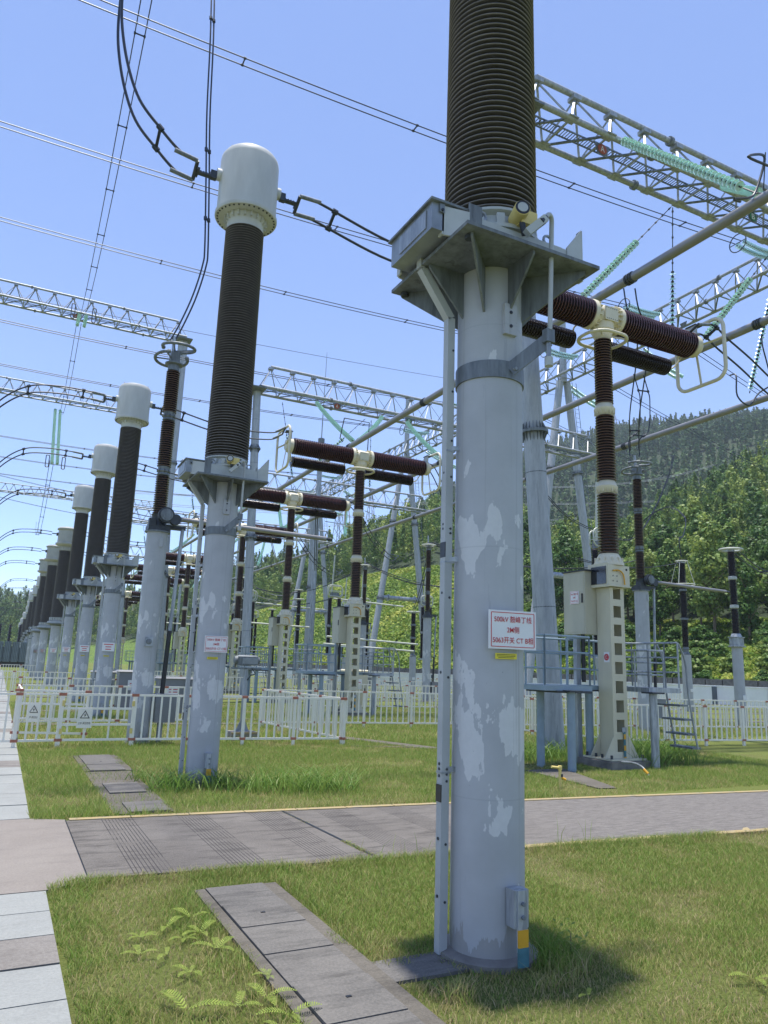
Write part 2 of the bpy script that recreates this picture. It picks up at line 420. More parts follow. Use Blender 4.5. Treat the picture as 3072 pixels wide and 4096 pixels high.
r2 = r_*math.cos(rol)+u_*math.sin(rol); u2 = -r_*math.sin(rol)+u_*math.cos(rol)
co.matrix_world = Matrix(((r2.x, u2.x, -f_.x, 0), (r2.y, u2.y, -f_.y, 0), (r2.z, u2.z, -f_.z, 1.7), (0, 0, 0, 1)))
cam.sensor_fit = 'VERTICAL'; cam.sensor_height = 24; cam.lens = 24*1590/2212; cam.clip_end = 4000; cam.clip_start = .05
# ------------------------------------------------------------------ ground and paving
g = MB(); g.raw([(-900, -900, 0), (900, -900, 0), (900, 900, 0), (-900, 900, 0)], [(0, 1, 2, 3)], 'ground')
g.build('ground', kind='structure')
rn = lambda x: 6.57-.055*x-.0016*x*x if x < 12 else 5.68-.094*(x-12)
rf = lambda x: 8.83-.055*x-.0024*x*x if x < 12 else 7.82-.113*(x-12)
RX = [.83, 1.5, 2.5, 4, 5.5, 7, 9, 12, 60]
m = MB(); m.poly([(x, rn(x)) for x in RX]+[(x, rf(x)) for x in reversed(RX)], .016, 'road', .05); m.build('road', kind='structure')
m = MB(); m.poly([(-8, 6.3), (.51, 6.3), (.82, 6.45), (.82, 8.82), (.49, 8.97), (-8, 9.0)], .02, 'slab_pink', .05); m.build('path_crossing', kind='structure')
m = MB()
for fn, off, x0 in ((rf, .03, .86), (rn, -.03, 2.3)):
    for i in range(70):
        xa, xb = x0+i*.62, x0+(i+.985)*.62; mt = 'kerb' if (off > 0 or (xa > 4.6 and i % 5 != 2)) else 'strip'
        m.poly([(xa, fn(xa)+off-.05), (xb, fn(xb)+off-.05), (xb, fn(xb)+off+.05), (xa, fn(xa)+off+.05)], .026, mt, .06)
m.build('road_kerb', kind='structure')
m = MB()
m.poly([(3.14, 8.62), (3.165, 8.62), (3.265, 6.38), (3.235, 6.38)], .0205, 'dark'); m.poly([(.817, 6.5), (.824, 6.5), (.824, 8.79), (.817, 8.79)], .0225, 'dark')
m.build('road_joint', kind='structure')
# paved walk on the left: separate slabs
y = 6.29
ws = thing('paved_walk', 'walk of pale grey paving slabs along the left edge', 'path'); ws['kind'] = 'structure'
del ws['category']
m = MB()
k = 0
while y > -1.5:
    c = 'tile_b' if k == 2 else 'tile'
    for j in range(4):
        x1 = .51-j*1.2; m.poly([(x1-1.19, y-.475), (x1, y-.475), (x1, y-.008), (x1-1.19, y-.008)], .02+.004*((k*7+j*3) % 3)/2, c, .05)
    y -= .484; k += 1
y = 8.98; k = 0
while y < 90:
    L = .8 if y < 14 else .82
    for j in range(3):
        x1 = .49-j*1.2; m.poly([(x1-1.19, y+.012), (x1, y+.012), (x1, y+L-.01), (x1-1.19, y+L-.01)], .02+.004*((k*5+j) % 3)/2, 'tile_b' if k % 7 == 5 else 'tile', .05)
    y += L; k += 1
m.build('paving_slab_surface', ws)
# cable trench covers
def trench(x0, x1, y0, y1, L, name='trench_cover_row', skip=(), side=True):
    m = MB(); y = y1; k = 0
    while y > y0+.05:
        if k not in skip:
            dz = .004*((k*5) % 3); m.poly([(x0, y-L+.003), (x1, y-L+.003), (x1+.0, y-.003), (x0, y-.003)], .03+dz, 'cover', .05)
            m.box(((x0+x1)/2, y-L/2, .031+dz+.001), (.03, .018, .004), 'dark') if k % 3 == 1 else None
        y -= L; k += 1
    if side:
        m.poly([(x0-.085, y0), (x0-.006, y0), (x0-.006, y1), (x0-.085, y1)], .024, 'strip', .05)
        m.poly([(x1+.006, y0), (x1+.11, y0), (x1+.11, y1), (x1+.006, y1)], .022, 'strip', .05)
    return m.build(name, kind='structure')
trench(1.59, 2.03, 2.2, 5.92, .47)
trench(1.42, 1.93, 12.3, 14.25, .65); trench(1.45, 1.9, 10.3, 11.1, .8, side=False); trench(1.5, 1.95, 9.0, 9.62, .62, side=False)
m = MB(); m.poly([(1.34, 9.0), (2.0, 9.0), (2.0, 14.3), (1.34, 14.3)], .012, 'strip', .05); m.poly([(2.14, 3.92), (2.62, 3.92), (2.62, 4.22), (2.14, 4.22)], .018, 'cover', .05)
m.poly([(8.43, 10.9), (8.3, 8.95), (8.62, 8.9), (9.3, 10.9)], .018, 'strip', .05)
m.poly([(7.2, 16.9), (8.4, 14.25), (8.9, 14.2), (7.7, 16.9)], .018, 'strip', .05)
m.poly([(7.0, 15.0), (9.6, 14.0), (9.6, 14.15), (7.0, 15.15)], .014, 'strip', .05)
for yy, wd in ((20.6, .5), (22.2, .35), (25.5, .5), (29, .4), (34, .6), (41, .6), (50, .7)):
    m.poly([(.9, yy), (44, yy), (44, yy+wd), (.9, yy+wd)], .018, 'strip', .05)
m.build('concrete_path', kind='structure')

# ------------------------------------------------------------------ current transformers (support pole, plate, porcelain, head)
def nameplate(parent, lines, loc, rot, w=.33, h=.235, sub=True, cm='red', nm='name_sign'):
    s = MB(); s.box((0, 0, -.006), (w, h, .012), 'white')
    for d in ((0, h/2-.014, w-.03, .004), (0, -h/2+.014, w-.03, .004), (-w/2+.014, 0, .004, h-.03), (w/2-.014, 0, .004, h-.03)):
        s.box((d[0], d[1], .001), (d[2], d[3], .002), cm)
    o = s.build(nm, parent); o.location = loc; o.rotation_euler = rot
    n = len(lines)
    for i, (t, wf) in enumerate(lines):
        text(t, w*wf, h*.17, cm, o, (0, h*(.27-.27*i), .003), (0, 0, 0))
    return o
def make_ct(signlines, detail=True):
    t = thing('current_transformer', 'x', 'current transformer')
    m = MB(); m.lathe([(.30, 0), (.30, .035), (.25, .05), (.0, .05)], 'concrete_d', n=32); m.build('base_plinth', t)
    m = MB(); m.lathe([(.225, .03), (.225, 4.366)], 'pole', n=48)
    m.box((0, -.232, 3.98), (.10, .035, .22), 'pole_plain')
    for z in (3.93, 4.03): m.cyl((0, -.248, z), (0, -.254, z), .012, 'dark', n=10)
    m.build('support_pole', t)
    m = MB(); m.lathe([(.226, 3.56), (.236, 3.56), (.236, 3.68), (.226, 3.68)], 'galv_dark', n=48)
    m.bar((.0, -.235, 3.62), (.17, -.42, 3.80), .01, .1, 'galv_dark'); m.cyl((.02, -.24, 3.62), (.02, -.28, 3.62), .012, 'galv', n=8)
    m.build('clamp_band', t)
    m = MB()
    a = .54
    m.box((0, -.02, 4.380), (2*a, 1.02, .025), 'plate')
    for k in range(8):
        an = R(45*k+22.5*0); c, s_ = math.cos(an), math.sin(an); L = .5 if k % 2 == 0 else .66
        n = Vector((-s_, c, 0))*.008
        m.prism([Vector((c*.22, s_*.22, 4.367))-n, Vector((c*L, s_*L, 4.367))-n, Vector((c*L, s_*L, 4.340))-n, Vector((c*.225, s_*.225, 4.03))-n], n*2, 'plate')
    for sx in (-1, 1):
        for sy in (-1, 1): m.cyl((sx*.46, sy*.43, 4.360), (sx*.46, sy*.43, 4.335), .03, 'castiron', n=6)
    m.build('base_plate', t)
    m = MB()
    for sy in (-1, 1):          # two channel beams along X with raised end plates
        m.box((0, sy*.34, 4.485), (.82, .012, .18), 'frame_beige'); m.box((0, sy*.31, 4.400), (.82, .06, .012), 'frame_beige'); m.box((0, sy*.31, 4.572), (.82, .06, .012), 'frame_beige')
        for sx in (-1, 1):
            m.prism([(sx*.41, sy*.34, 4.394), (sx*.58, sy*.30, 4.394), (sx*.58, sy*.30, 4.80 if sx > 0 else 4.60), (sx*.41, sy*.34, 4.590)], (0, sy*.014, 0), 'frame_beige')
            m.box((sx*.585, sy*.285, 4.60 if sx > 0 else 4.50), (.014, .05, .4 if sx > 0 else .2), 'frame_beige')
    for sx in (-1, 1): m.box((sx*.40, 0, 4.485), (.012, .66, .178), 'frame_beige')
    m.box((0, 0, 4.585), (.76, .66, .012), 'frame_beige')
    m.build('mounting_frame', t)
    for sx in (-1, 1):
        m = MB(); m.tube(circle((sx*.28, -.30, 4.630), .035, 14, (1, 0, 0), (0, 0, 1)), .01, 'galv', closed=True); m.build('lifting_eye', t)
    m = MB(); m.lathe([(.36, 4.592), (.36, 4.62), (.31, 4.635), (.29, 4.72), (.33, 4.74), (.33, 4.76)], 'frame_beige', n=32)
    for k in range(16):
        an = 2*math.pi*k/16; m.box((math.cos(an)*.325, math.sin(an)*.325, 4.67), (.02, .055, .08), 'frame_beige', Matrix.Rotation(an, 3, 'Z'))
    m.build('base_flange', t)
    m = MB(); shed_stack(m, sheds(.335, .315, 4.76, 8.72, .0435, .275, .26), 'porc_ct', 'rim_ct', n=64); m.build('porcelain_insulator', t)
    m = MB()                                    # stainless terminal box on the left
    m.box((-.49, -.03, 4.515), (.36, .56, .19), 'stainless'); m.box((-.49, -.03, 4.618), (.40, .61, .016), 'plate'); m.box((-.674, -.06, 4.515), (.006, .36, .13), 'galv')
    o = m.build('terminal_box', t)
    m = MB(); m.box((-.36, -.345, 4.53), (.10, .012, .26), 'plate'); m.box((-.312, -.32, 4.53), (.012, .05, .26), 'plate'); m.build('end_plate', t)
    for x in (-.60, -.40):
        m = MB(); m.box((x, -.318, 4.575), (.035, .012, .06), 'galv_dark'); m.cyl((x, -.324, 4.56), (x, -.332, 4.56), .01, 'dark', n=8); m.build('latch', o)
    m = MB()                                    # cable conduit: folded channel down the pole
    pts = [(-.66, -.20, 4.33), (-.66, -.20, 4.20), (-.42, -.20, 3.88), (-.40, -.10, 3.60)]
    pts = [(-.52, .07, 4.42), (-.52, .07, 4.36), (-.29, .07, 4.04), (-.28, .07, 0.02)]
    for p, q in zip(pts[:-1], pts[1:]): m.bar(p, q, .058, .055, 'alu')
    for z in (3.1, 2.35, 1.05):
        m.bar((-.28, .05, z), (-.2, .02, z), .015, .03, 'galv'); m.box((-.28, .07, z-.02), (.068, .064, .012), 'galv')
    for z in (2.5, 1.0): m.box((-.312, .07, z-.09), (.006, .06, .1), 'dark')
    for z in (3.8, 3.5, 3.15, 2.9, 2.55, 2.52, 2.1, 1.6, 1.05, 1.02, .98, .62, .3):
        m.cyl((-.275, .043, z), (-.275, .037, z), .008, 'castiron', n=8); m.cyl((-.309, .07, z+.03), (-.315, .07, z+.03), .009, 'castiron', n=8)
    m.build('cable_conduit', t)
    m = MB()                                    # pressure gauge
    m.cyl((-.06, -.46, 4.68), (-.02, -.33, 4.67), .055, 'yellow', n=20); m.lathe([(.050, .0), (.050, .003), (.0, .003)], 'dark', (-.061, -.462, 4.681), Vector((-.3, -.95, 0.05)), 20); m.lathe([(.036, .0), (.036, .006), (.0, .006)], 'frame_beige', (-.061, -.462, 4.681), Vector((-.3, -.95, 0.05)), 20)
    m.box((.03, -.37, 4.66), (.13, .10, .10), 'yellow'); m.cyl((-.02, -.4, 4.62), (-.0, -.4, 4.53), .02, 'dark', n=10)
    m.build('pressure_gauge', t)
    m = MB(); P = smooth_path([(.0, -.52, 4.53), (.07, -.52, 4.60), (.11, -.52, 4.65), (.15, -.50, 4.64), (.165, -.48, 4.56), (.165, -.47, 4.3), (.165, -.45, 3.86)], 6)
    m.tube(P, .016, 'alu', 10); m.bar((-.06, -.5, 4.47), (.07, -.53, 4.60), .05, .05, 'frame_beige'); m.cyl((.03, -.53, 4.56), (.08, -.52, 4.61), .026, 'dark', n=12)
    m.box((.165, -.435, 3.82), (.065, .05, .09), 'galv_dark'); m.cyl((.165, -.435, 3.78), (.165, -.435, 3.67), .017, 'galv', n=10); m.cyl((.165, -.435, 3.67), (.165, -.435, 3.61), .028, 'frame_beige', n=14)
    m.build('gauge_pipe', t)
    m = MB()                                    # grounding bracket at the foot
    m.box((.02, -.27, .33), (.10, .08, .20), 'galv'); m.box((.02, -.315, .27), (.066, .012, .32), 'galv')
    for z in (.36, .29): m.cyl((.02, -.32, z), (.02, -.338, z), .012, 'galv_dark', n=6)
    m.box((.02, -.323, .18), (.068, .012, .09), 'yellow_tape'); m.box((.02, -.324, .085), (.07, .014, .10), 'teal_tape')
    m.build('grounding_bracket', t)
    # head (out of the frame on the nearest one)
    m = MB(); m.lathe([(.30, 8.70), (.30, 8.84), (.33, 8.88), (.33, 8.95)], 'head', n=32)
    for k in range(20):
        an = 2*math.pi*k/20; m.box((math.cos(an)*.335, math.sin(an)*.335, 8.89), (.05, .02, .10), 'head', Matrix.Rotation(an, 3, 'Z'))
    m.build('neck', t)
    m = MB(); m.lathe([(.34, 8.93), (.505, 8.93), (.515, 8.95), (.515, 8.99), (.495, 9.0), (.49, 9.1), (.487, 9.95), (.478, 10.02), (.44, 10.08), (.32, 10.12), (.15, 10.135), (.13, 10.16), (.0, 10.16)], 'head', n=48)
    for k in range(36):
        an = 2*math.pi*k/36; m.cyl((math.cos(an)*.47, math.sin(an)*.47, 8.915), (math.cos(an)*.47, math.sin(an)*.47, 8.94), .014, 'castiron', n=6)
    for sx in (-1, 1): m.box((sx*.36, -.1, 10.11), (.02, .06, .1), 'head')
    m.build('head_tank', t)
    for sx in (-1, 1):
        m = MB(); m.cyl((sx*.47, 0, 9.62), (sx*.55, 0, 9.62), .10, 'head', n=20); m.box((sx*.60, 0, 9.58), (.10, .09, .14), 'castiron'); m.box((sx*.74, 0, 9.54), (.26, .09, .03), 'castiron')
        for k in range(4): m.cyl((sx*(.66+.05*k), 0, 9.555), (sx*(.66+.05*k), 0, 9.59), .014, 'castiron', n=6)
        m.bar((sx*.86, -.12, 9.54), (sx*.86, .12, 9.54), .035, .035, 'castiron')
        m.build('line_terminal', t)
    if signlines: add_sign(t, signlines)
    return t
ROTS = (R(90), 0, R(-6))
def add_sign(t, lines):
    nameplate(t, lines, (.0, -.262, 1.90), ROTS)
    m = MB(); m.box((0, 0, 0), (.15, .035, .003), 'sign_yellow')
    for k in range(3): m.box((0, .009-.009*k, .002), (.13-.02*(k == 2), .003, .001), 'black')
    o = m.build('warning_label', t); o.location = (-.03, -.232, 1.74); o.rotation_euler = ROTS
GCT = 'current transformers in the row beside the paved walk'
SIGNB = [('500kV 鼓峰丁线', .8), ('2M侧', .26), ('5063开关 CT B相', .86)]
ct0 = make_ct(SIGNB)
tag(ct0, 'nearest current transformer post, its brown insulator leaving the top of the photo', None, GCT); ct0.location = (2.76, 3.93, 0)
ct1 = copy_tree(ct0, (2.77, 11.02, 0), 0, 'current transformer with pale domed head, second from the camera, sign ending CT C', skip=('name_sign',))
nameplate(ct1, [('500kV 鼓峰丁线', .8), ('2M侧', .26), ('5063开关 CT C相', .86)], (.0, -.262, 1.94), ROTS)
ords = ['third', 'fourth', 'fifth', 'sixth', 'seventh', 'eighth', 'ninth', 'tenth', 'eleventh', 'twelfth', 'thirteenth', 'fourteenth', 'fifteenth', 'sixteenth']
def make_ct_b():
    t = thing('current_transformer', 'x', 'current transformer', group=GCT)
    m = MB(); m.lathe([(.27, 0), (.27, 3.55)], 'pole', n=32); m.build('support_pole', t)
    m = MB(); m.lathe([(.28, 3.45), (.5, 3.55), (.62, 3.56), (.62, 3.60), (.5, 3.60)], 'galv_dark', n=28)
    m.lathe([(.52, 3.60), (.52, 3.70), (.45, 3.72), (.40, 3.74)], 'frame_beige', n=28); m.build('base_plate', t)
    m = MB()
    for k in range(18):
        an = 2*math.pi*k/18; m.box((math.cos(an)*.41, math.sin(an)*.41, 3.84), (.05, .06, .2), 'frame_beige', Matrix.Rotation(an, 3, 'Z'))
    m.lathe([(.37, 3.7), (.37, 3.95)], 'frame_beige', n=24); m.build('base_flange', t)
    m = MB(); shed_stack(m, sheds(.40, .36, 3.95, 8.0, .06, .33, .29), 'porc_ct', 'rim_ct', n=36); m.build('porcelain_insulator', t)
    m = MB(); m.lathe([(.36, 8.0), (.36, 8.25), (.50, 8.3), (.62, 8.38), (.62, 8.46), (.53, 8.5), (.52, 9.25), (.60, 9.3), (.60, 9.36), (.5, 9.44), (.2, 9.5), (0, 9.5)], 'head_b', n=36)
    for k in range(18):
        an = 2*math.pi*k/18; m.box((math.cos(an)*.37, math.sin(an)*.37, 8.12), (.05, .06, .2), 'head_b', Matrix.Rotation(an, 3, 'Z'))
    m.build('head_tank', t)
    for sx in (-1, 1):
        m = MB(); m.cyl((sx*.5, 0, 9.0), (sx*.62, 0, 9.0), .1, 'castiron', n=14); m.box((sx*.74, 0, 9.02), (.26, .09, .05), 'castiron'); m.build('line_terminal', t)
    return t
ctb = None
CTY = [23.3, 30.9, 39.2, 48.9, 57.6, 66.3, 88, 100, 111, 127, 144, 167, 195, 225]
for i, y in enumerate(CTY):
    lab = 'current transformer, %s from the camera in the left row' % ords[i]
    x = [2.78, 2.84, 2.8, 2.8, 2.6, 2.5, 3.05, 3.08, 3.0, 3.3, 3.55, 3.6, 3.8, 4][i]
    if i in (3, 4, 5):
        lab += ', rimmed pot-shaped head'
        if ctb is None: ctb = make_ct_b(); ctb.location = (x, y, 0); ctb['label'] = lab; c = ctb
        else: c = copy_tree(ctb, (x, y, 0), 0, lab)
    else:
        lab += ', pale domed head'
        if i < 3: c = copy_tree(ct0, (x, y, 0), 0, lab, skip=('name_sign',))
        else: c = copy_tree(ct0, (x, y, 0), 0, lab, skip=('name_sign', 'warning_label', 'grounding_bracket', 'lifting_eye', 'pressure_gauge', 'latch'))
    if i < 6:
        s = MB(); s.box((0, 0, 0), (.34, .25, .012), 'white')
        for k in range(3): s.box((0, .07-.07*k, .008), (.26-.1*(k != 0), .022, .003), 'red')
        o = s.build('name_sign', c); o.location = (0, -.265 if i < 3 else -.30, 2.0); o.rotation_euler = ROTS

# ------------------------------------------------------------------ wires
def wire_pair(name, label, cat, path, sep, r, spacers, group=None, mat='wire', ends=False):
    t = thing(name, label, cat, tuple(path[0]), 0, group); o = Vector(path[0]); sep = Vector(sep)
    for s in (-.5, .5):
        m = MB(); m.tube([Vector(p)+sep*s-o for p in path], r, mat, 6); m.build('conductor', t)
    n = len(path)
    for f in spacers:
        p = Vector(path[int(f*(n-1))])-o
        m = MB(); m.bar(p-sep*.5, p+sep*.5, r*1.9, r*1.9, mat)
        for s in (-.5, .5): q = p+sep*s; d = (Vector(path[min(n-1, int(f*(n-1))+1)])-Vector(path[int(f*(n-1))])).normalized(); m.cyl(q-d*r*2, q+d*r*2, r*2, mat, n=8)
        m.build('spacer', t)
    if ends:
        for pt in (path[0], path[-1]):
            q = Vector(pt)-o; m = MB(); m.tube([q-sep*.5, q+sep*.5], r*1.3, 'castiron', 8); m.build('yoke', t)
        for i0, i1 in ((0, 1), (-1, -2)):
            a = Vector(path[i0]); d = (Vector(path[i1])-a).normalized()
            for s in (-.5, .5):
                m = MB(); q = a+sep*s-o; m.cyl(q, q+d*.38, r*1.55, 'galv_dark', n=10); m.build('sleeve', t)
    return t
def sagline(a, b, s, n=40):
    a, b = Vector(a), Vector(b); return [a.lerp(b, i/n)-Vector((0, 0, 4*s*(i/n)*(1-i/n))) for i in range(n+1)]
G1 = 'twin conductors strung across the yard overhead'
BY = [23.3, 31.5, 39.2, 52.3, 60.8, 82, 91, 100]
for i, y in enumerate(BY):
    wire_pair('overhead_conductor', 'twin overhead conductor crossing from left to right, %s from the camera' % (['nearest', 'second', 'third', 'fourth', 'fifth', 'sixth', 'seventh', 'eighth'][i]), 'conductor',
              sagline((-30, y, 24.6), (32.3, y, 24.5), 1.2, 60), (0, .36, 0), (.023 if i < 3 else .027), [.06+.127*k for k in range(8)], G1)
for x, lab in ((2.2, 'twin conductor running from the top edge to the gantry with sign C'), ):
    wire_pair('overhead_conductor', lab, 'conductor', sagline((1.3, 6, 25.6), (2.55, 58.6, 28.2), 3.0, 60), (.34, 0, 0), .02, [.1*k+.05 for k in range(9)])
wire_pair('overhead_conductor', 'twin conductor continuing beyond the second tall gantry on the left', 'conductor', sagline((2.4, 61, 28.2), (2.7, 86, 28), 2.2, 30), (.34, 0, 0), .022, [.2, .5, .8])
wire_pair('overhead_conductor', 'far twin conductor dropping below the teal insulator strings on the left', 'conductor', sagline((2.5, 88, 23), (3.2, 150, 26), 5, 30), (.4, 0, 0), .03, [.1, .3, .5, .7])
# jumpers to the transformers' heads
G2 = 'curved twin jumpers to the transformer heads'
JP = [((1.87, 11.02, 9.56), (1.6, 11, 9.6), (1.24, 11, 9.9), (.84, 11, 10.35), (.55, 11, 11.2), (.44, 11, 12.2), (.5, 11, 14), (.9, 11.2, 18))]
wire_pair('jumper_conductor', 'twin jumper curving up from the second transformer head to the top edge', 'conductor', smooth_path(JP[0]), (.0, .30, -.16), .024, [.3], None, ends=True)
for i, (y, x, zt) in enumerate([(23.3, 2.78, 9.54), (30.9, 2.84, 9.54), (39.2, 2.8, 9.54), (48.9, 2.8, 9.02), (57.6, 2.6, 9.02), (66.3, 2.5, 9.02), (88, 3.05, 9.54), (100, 3.08, 9.54), (111, 3, 9.54), (127, 3.3, 9.5), (144, 3.5, 9.5)]):
    P = smooth_path([(x-.87, y, zt), (x-1.3, y, zt+.03), (x-2.2, y, zt+.02), (x-3, y, zt-.15), (x-3.7, y, zt-.75), (x-4.3, y, zt-1.8), (x-4.6, y, zt-3.4)])
    wire_pair('jumper_conductor', 'arched twin jumper leaving the left side of transformer %s in the row' % ords[i], 'conductor', P, (0, .24, -.15), .024, [.22, .5], G2, ends=(i < 3))
for i, (y, xa, xb) in enumerate([(11.0, 3.64, 7.55), (23.4, 3.66, 7.8), (31.0, 3.7, 8.1), (39.5, 3.7, 8.5), (48.9, 3.6, 8.7), (57.6, 3.5, 8.9)]):
    z = 9.54 if i < 3 else 9.2
    P = smooth_path([(xa, y, z-.02), (xa+.35, y, z-.03), ((xa+xb)/2, y+.1, z-.28), (xb-.5, y+.05, z-.22), (xb, y, z+.05)])
    wire_pair('jumper_conductor', 'twin jumper from transformer %s to its circuit breaker' % (['two'] + ords)[i], 'conductor', P, (0, .28, -.17), .024, [.32, .6], 'jumpers between transformers and breakers', ends=(i < 3))
P = smooth_path([(2.63, 16.3, 8.85), (2.8, 16.3, 9.3), (3.03, 16.3, 10.07), (3.19, 16.3, 10.9), (3.2, 16.3, 11.4), (3.09, 16.3, 13.04), (2.95, 16.3, 15), (2.85, 16.35, 17.5), (2.8, 17, 20), (2.7, 19, 24)])
wire_pair('dropper_conductor', 'twin dropper falling from the top edge onto the ringed disconnector column', 'conductor', P, (.09, .05, 0), .021, [.5, .62, .8])
# ------------------------------------------------------------------ disconnector columns
def make_disc(name='disconnector', armlen=3.7):
    t = thing(name, 'x', 'disconnector')
    m = MB(); m.lathe([(.26, 0), (.26, .03), (.22, .03), (.22, 4.40)], 'pole', n=36); m.lathe([(.22, 4.38), (.27, 4.38), (.27, 4.41), (.22, 4.41)], 'galv_dark', n=24)
    m.box((.05, -.225, 4.15), (.07, .03, .2), 'pole_plain'); m.box((.0, -.24, .35), (.08, .05, .2), 'galv'); m.build('support_pole', t)
    m = MB(); m.box((0, 0, 4.47), (.46, .40, .10), 'castiron'); m.box((.18, 0, 4.53), (.8, .16, .08), 'castiron'); m.lathe([(.19, 4.52), (.16, 4.6), (.15, 4.75), (.17, 4.78)], 'castiron', n=20)
    m.box((-.16, -.14, 4.58), (.14, .14, .16), 'castiron'); m.build('gear_base', t)
    m = MB(); m.cyl((.1, -.2, 4.74), (.1, -.34, 4.74), .17, 'castiron', n=24); m.cyl((.1, -.34, 4.74), (.1, -.38, 4.74), .09, 'galv_dark', n=18); m.lathe([(.13, 0), (.13, .02), (.11, .02)], 'galv_dark', (.1, -.35, 4.74), (0, -1, 0), 20); m.cyl((.3, -.2, 4.66), (.3, -.34, 4.66), .12, 'castiron', n=20)
    m.build('spring_drum', t)
    m = MB(); m.cyl((.2, -.1, 4.72), (.2+armlen, -.1, 4.66), .055, 'pipe', n=16); m.cyl((.2+armlen, -.1, 4.66), (.36+armlen, -.1, 4.655), .04, 'castiron', n=12); m.build('contact_arm', t)
    for (z0, z1) in ((4.80, 5.66), (5.86, 6.93), (7.12, 8.12)):
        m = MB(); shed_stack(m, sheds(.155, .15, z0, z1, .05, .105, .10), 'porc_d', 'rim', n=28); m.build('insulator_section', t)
    for z in (5.66, 6.93):
        m = MB(); m.lathe([(.12, z), (.14, z+.02), (.12, z+.06), (.15, z+.1), (.12, z+.14), (.13, z+.2)], 'galv_dark', n=20)
        for k in range(8):
            an = k*math.pi/4; m.cyl((.135*math.cos(an), .135*math.sin(an), z+.07), (.135*math.cos(an), .135*math.sin(an), z+.13), .012, 'castiron', n=6)
        m.build('joint_flange', t)
    m = MB(); m.lathe([(.13, 8.12), (.13, 8.25), (.2, 8.27), (.2, 8.3), (0, 8.3)], 'galv_dark', n=20); m.box((0, 0, 8.42), (.2, .26, .26), 'galv_dark'); m.cyl((-.04, 0, 8.5), (-.06, 0, 8.95), .04, 'galv', n=10)
    for s in (-1, 1): m.bar((0, 0, 8.35), (.25*s, .3*s, 8.45), .03, .03, 'galv_dark')
    m.build('top_cap', t)
    for s, z in ((-1, 8.45), (1, 8.66)):
        m = MB(); a0, a1 = (R(150), R(430)) if s > 0 else (R(-30), R(250))
        P = circle((s*.05, s*-.12, z), .36, 28, (1, 0, 0), (0, 1, .12*s), a0, a1, False); m.tube(P, .035, 'galv_dark', 10)
        for q in (P[0], P[-1]): m.lathe([(0, -.05), (.035, -.04), (.05, 0), (.035, .04), (0, .05)], 'galv_dark', q, n=12)
        m.bar((0, 0, z-.05), P[9], .025, .025, 'galv_dark'); m.bar((0, 0, z-.05), P[20], .025, .025, 'galv_dark')
        m.build('grading_ring', t)
    m = MB(); m.cyl((.52, -.05, 4.5), (.40, -.05, 1.0), .04, 'galv', n=12); m.cyl((.44, -.05, 2.3), (.40, -.05, 1.0), .05, 'dark', n=12); m.build('drive_rod', t)
    m = MB(); m.box((.48, -.05, .70), (.42, .30, .56), 'box_grey'); m.box((.48, -.05, .985), (.45, .33, .02), 'box_grey'); m.cyl((.42, -.05, 0), (.42, -.05, .42), .06, 'galv', n=12); m.box((.22, -.05, .9), (.2, .04, .12), 'galv')
    m.build('drive_cabinet', t)
    return t
d1 = make_disc(); d1.location = (2.72, 16.3, 0); d1['label'] = 'disconnector column with curved grading rings standing inside the white fence on the left'
m = MB(); m.box((0, 0, 0), (.17, .03, .19), 'galv'); m.lathe([(.05, 0), (.06, .004), (.05, .008)], 'galv_dark', (0, -.018, 0), (0, -1, 0), 16); o = m.build('meter_plate', d1); o.location = (.0, -.24, 2.05)
d2 = copy_tree(d1, (18.25, 17.5, 0), 0, 'disconnector column with long side arm right of the cream breaker column', skip=('meter_plate',))
for x, y, l in ((20.5, 35.0, 'disconnector column just left of the nearest pole, seen behind the white fence'), (21.4, 45.0, 'disconnector column standing behind the second cream breaker')):
    c = copy_tree(d1, (x, y, 0), 0, l, skip=('grading_ring', 'contact_arm', 'meter_plate', 'spring_drum'))
    m = MB(); m.tube(circle((0, 0, 8.4), .38, 28), .04, 'pantograph', closed=True)
    for k in range(4): m.bar((0, 0, 8.3), (.38*math.cos(k*1.57), .38*math.sin(k*1.57), 8.4), .03, .02, 'pantograph')
    m.build('grading_ring', c)
c = copy_tree(d1, (31.5, 17.6, 0), 0, 'disconnector column with two rings half hidden at the right edge of the photo', skip=('meter_plate',))
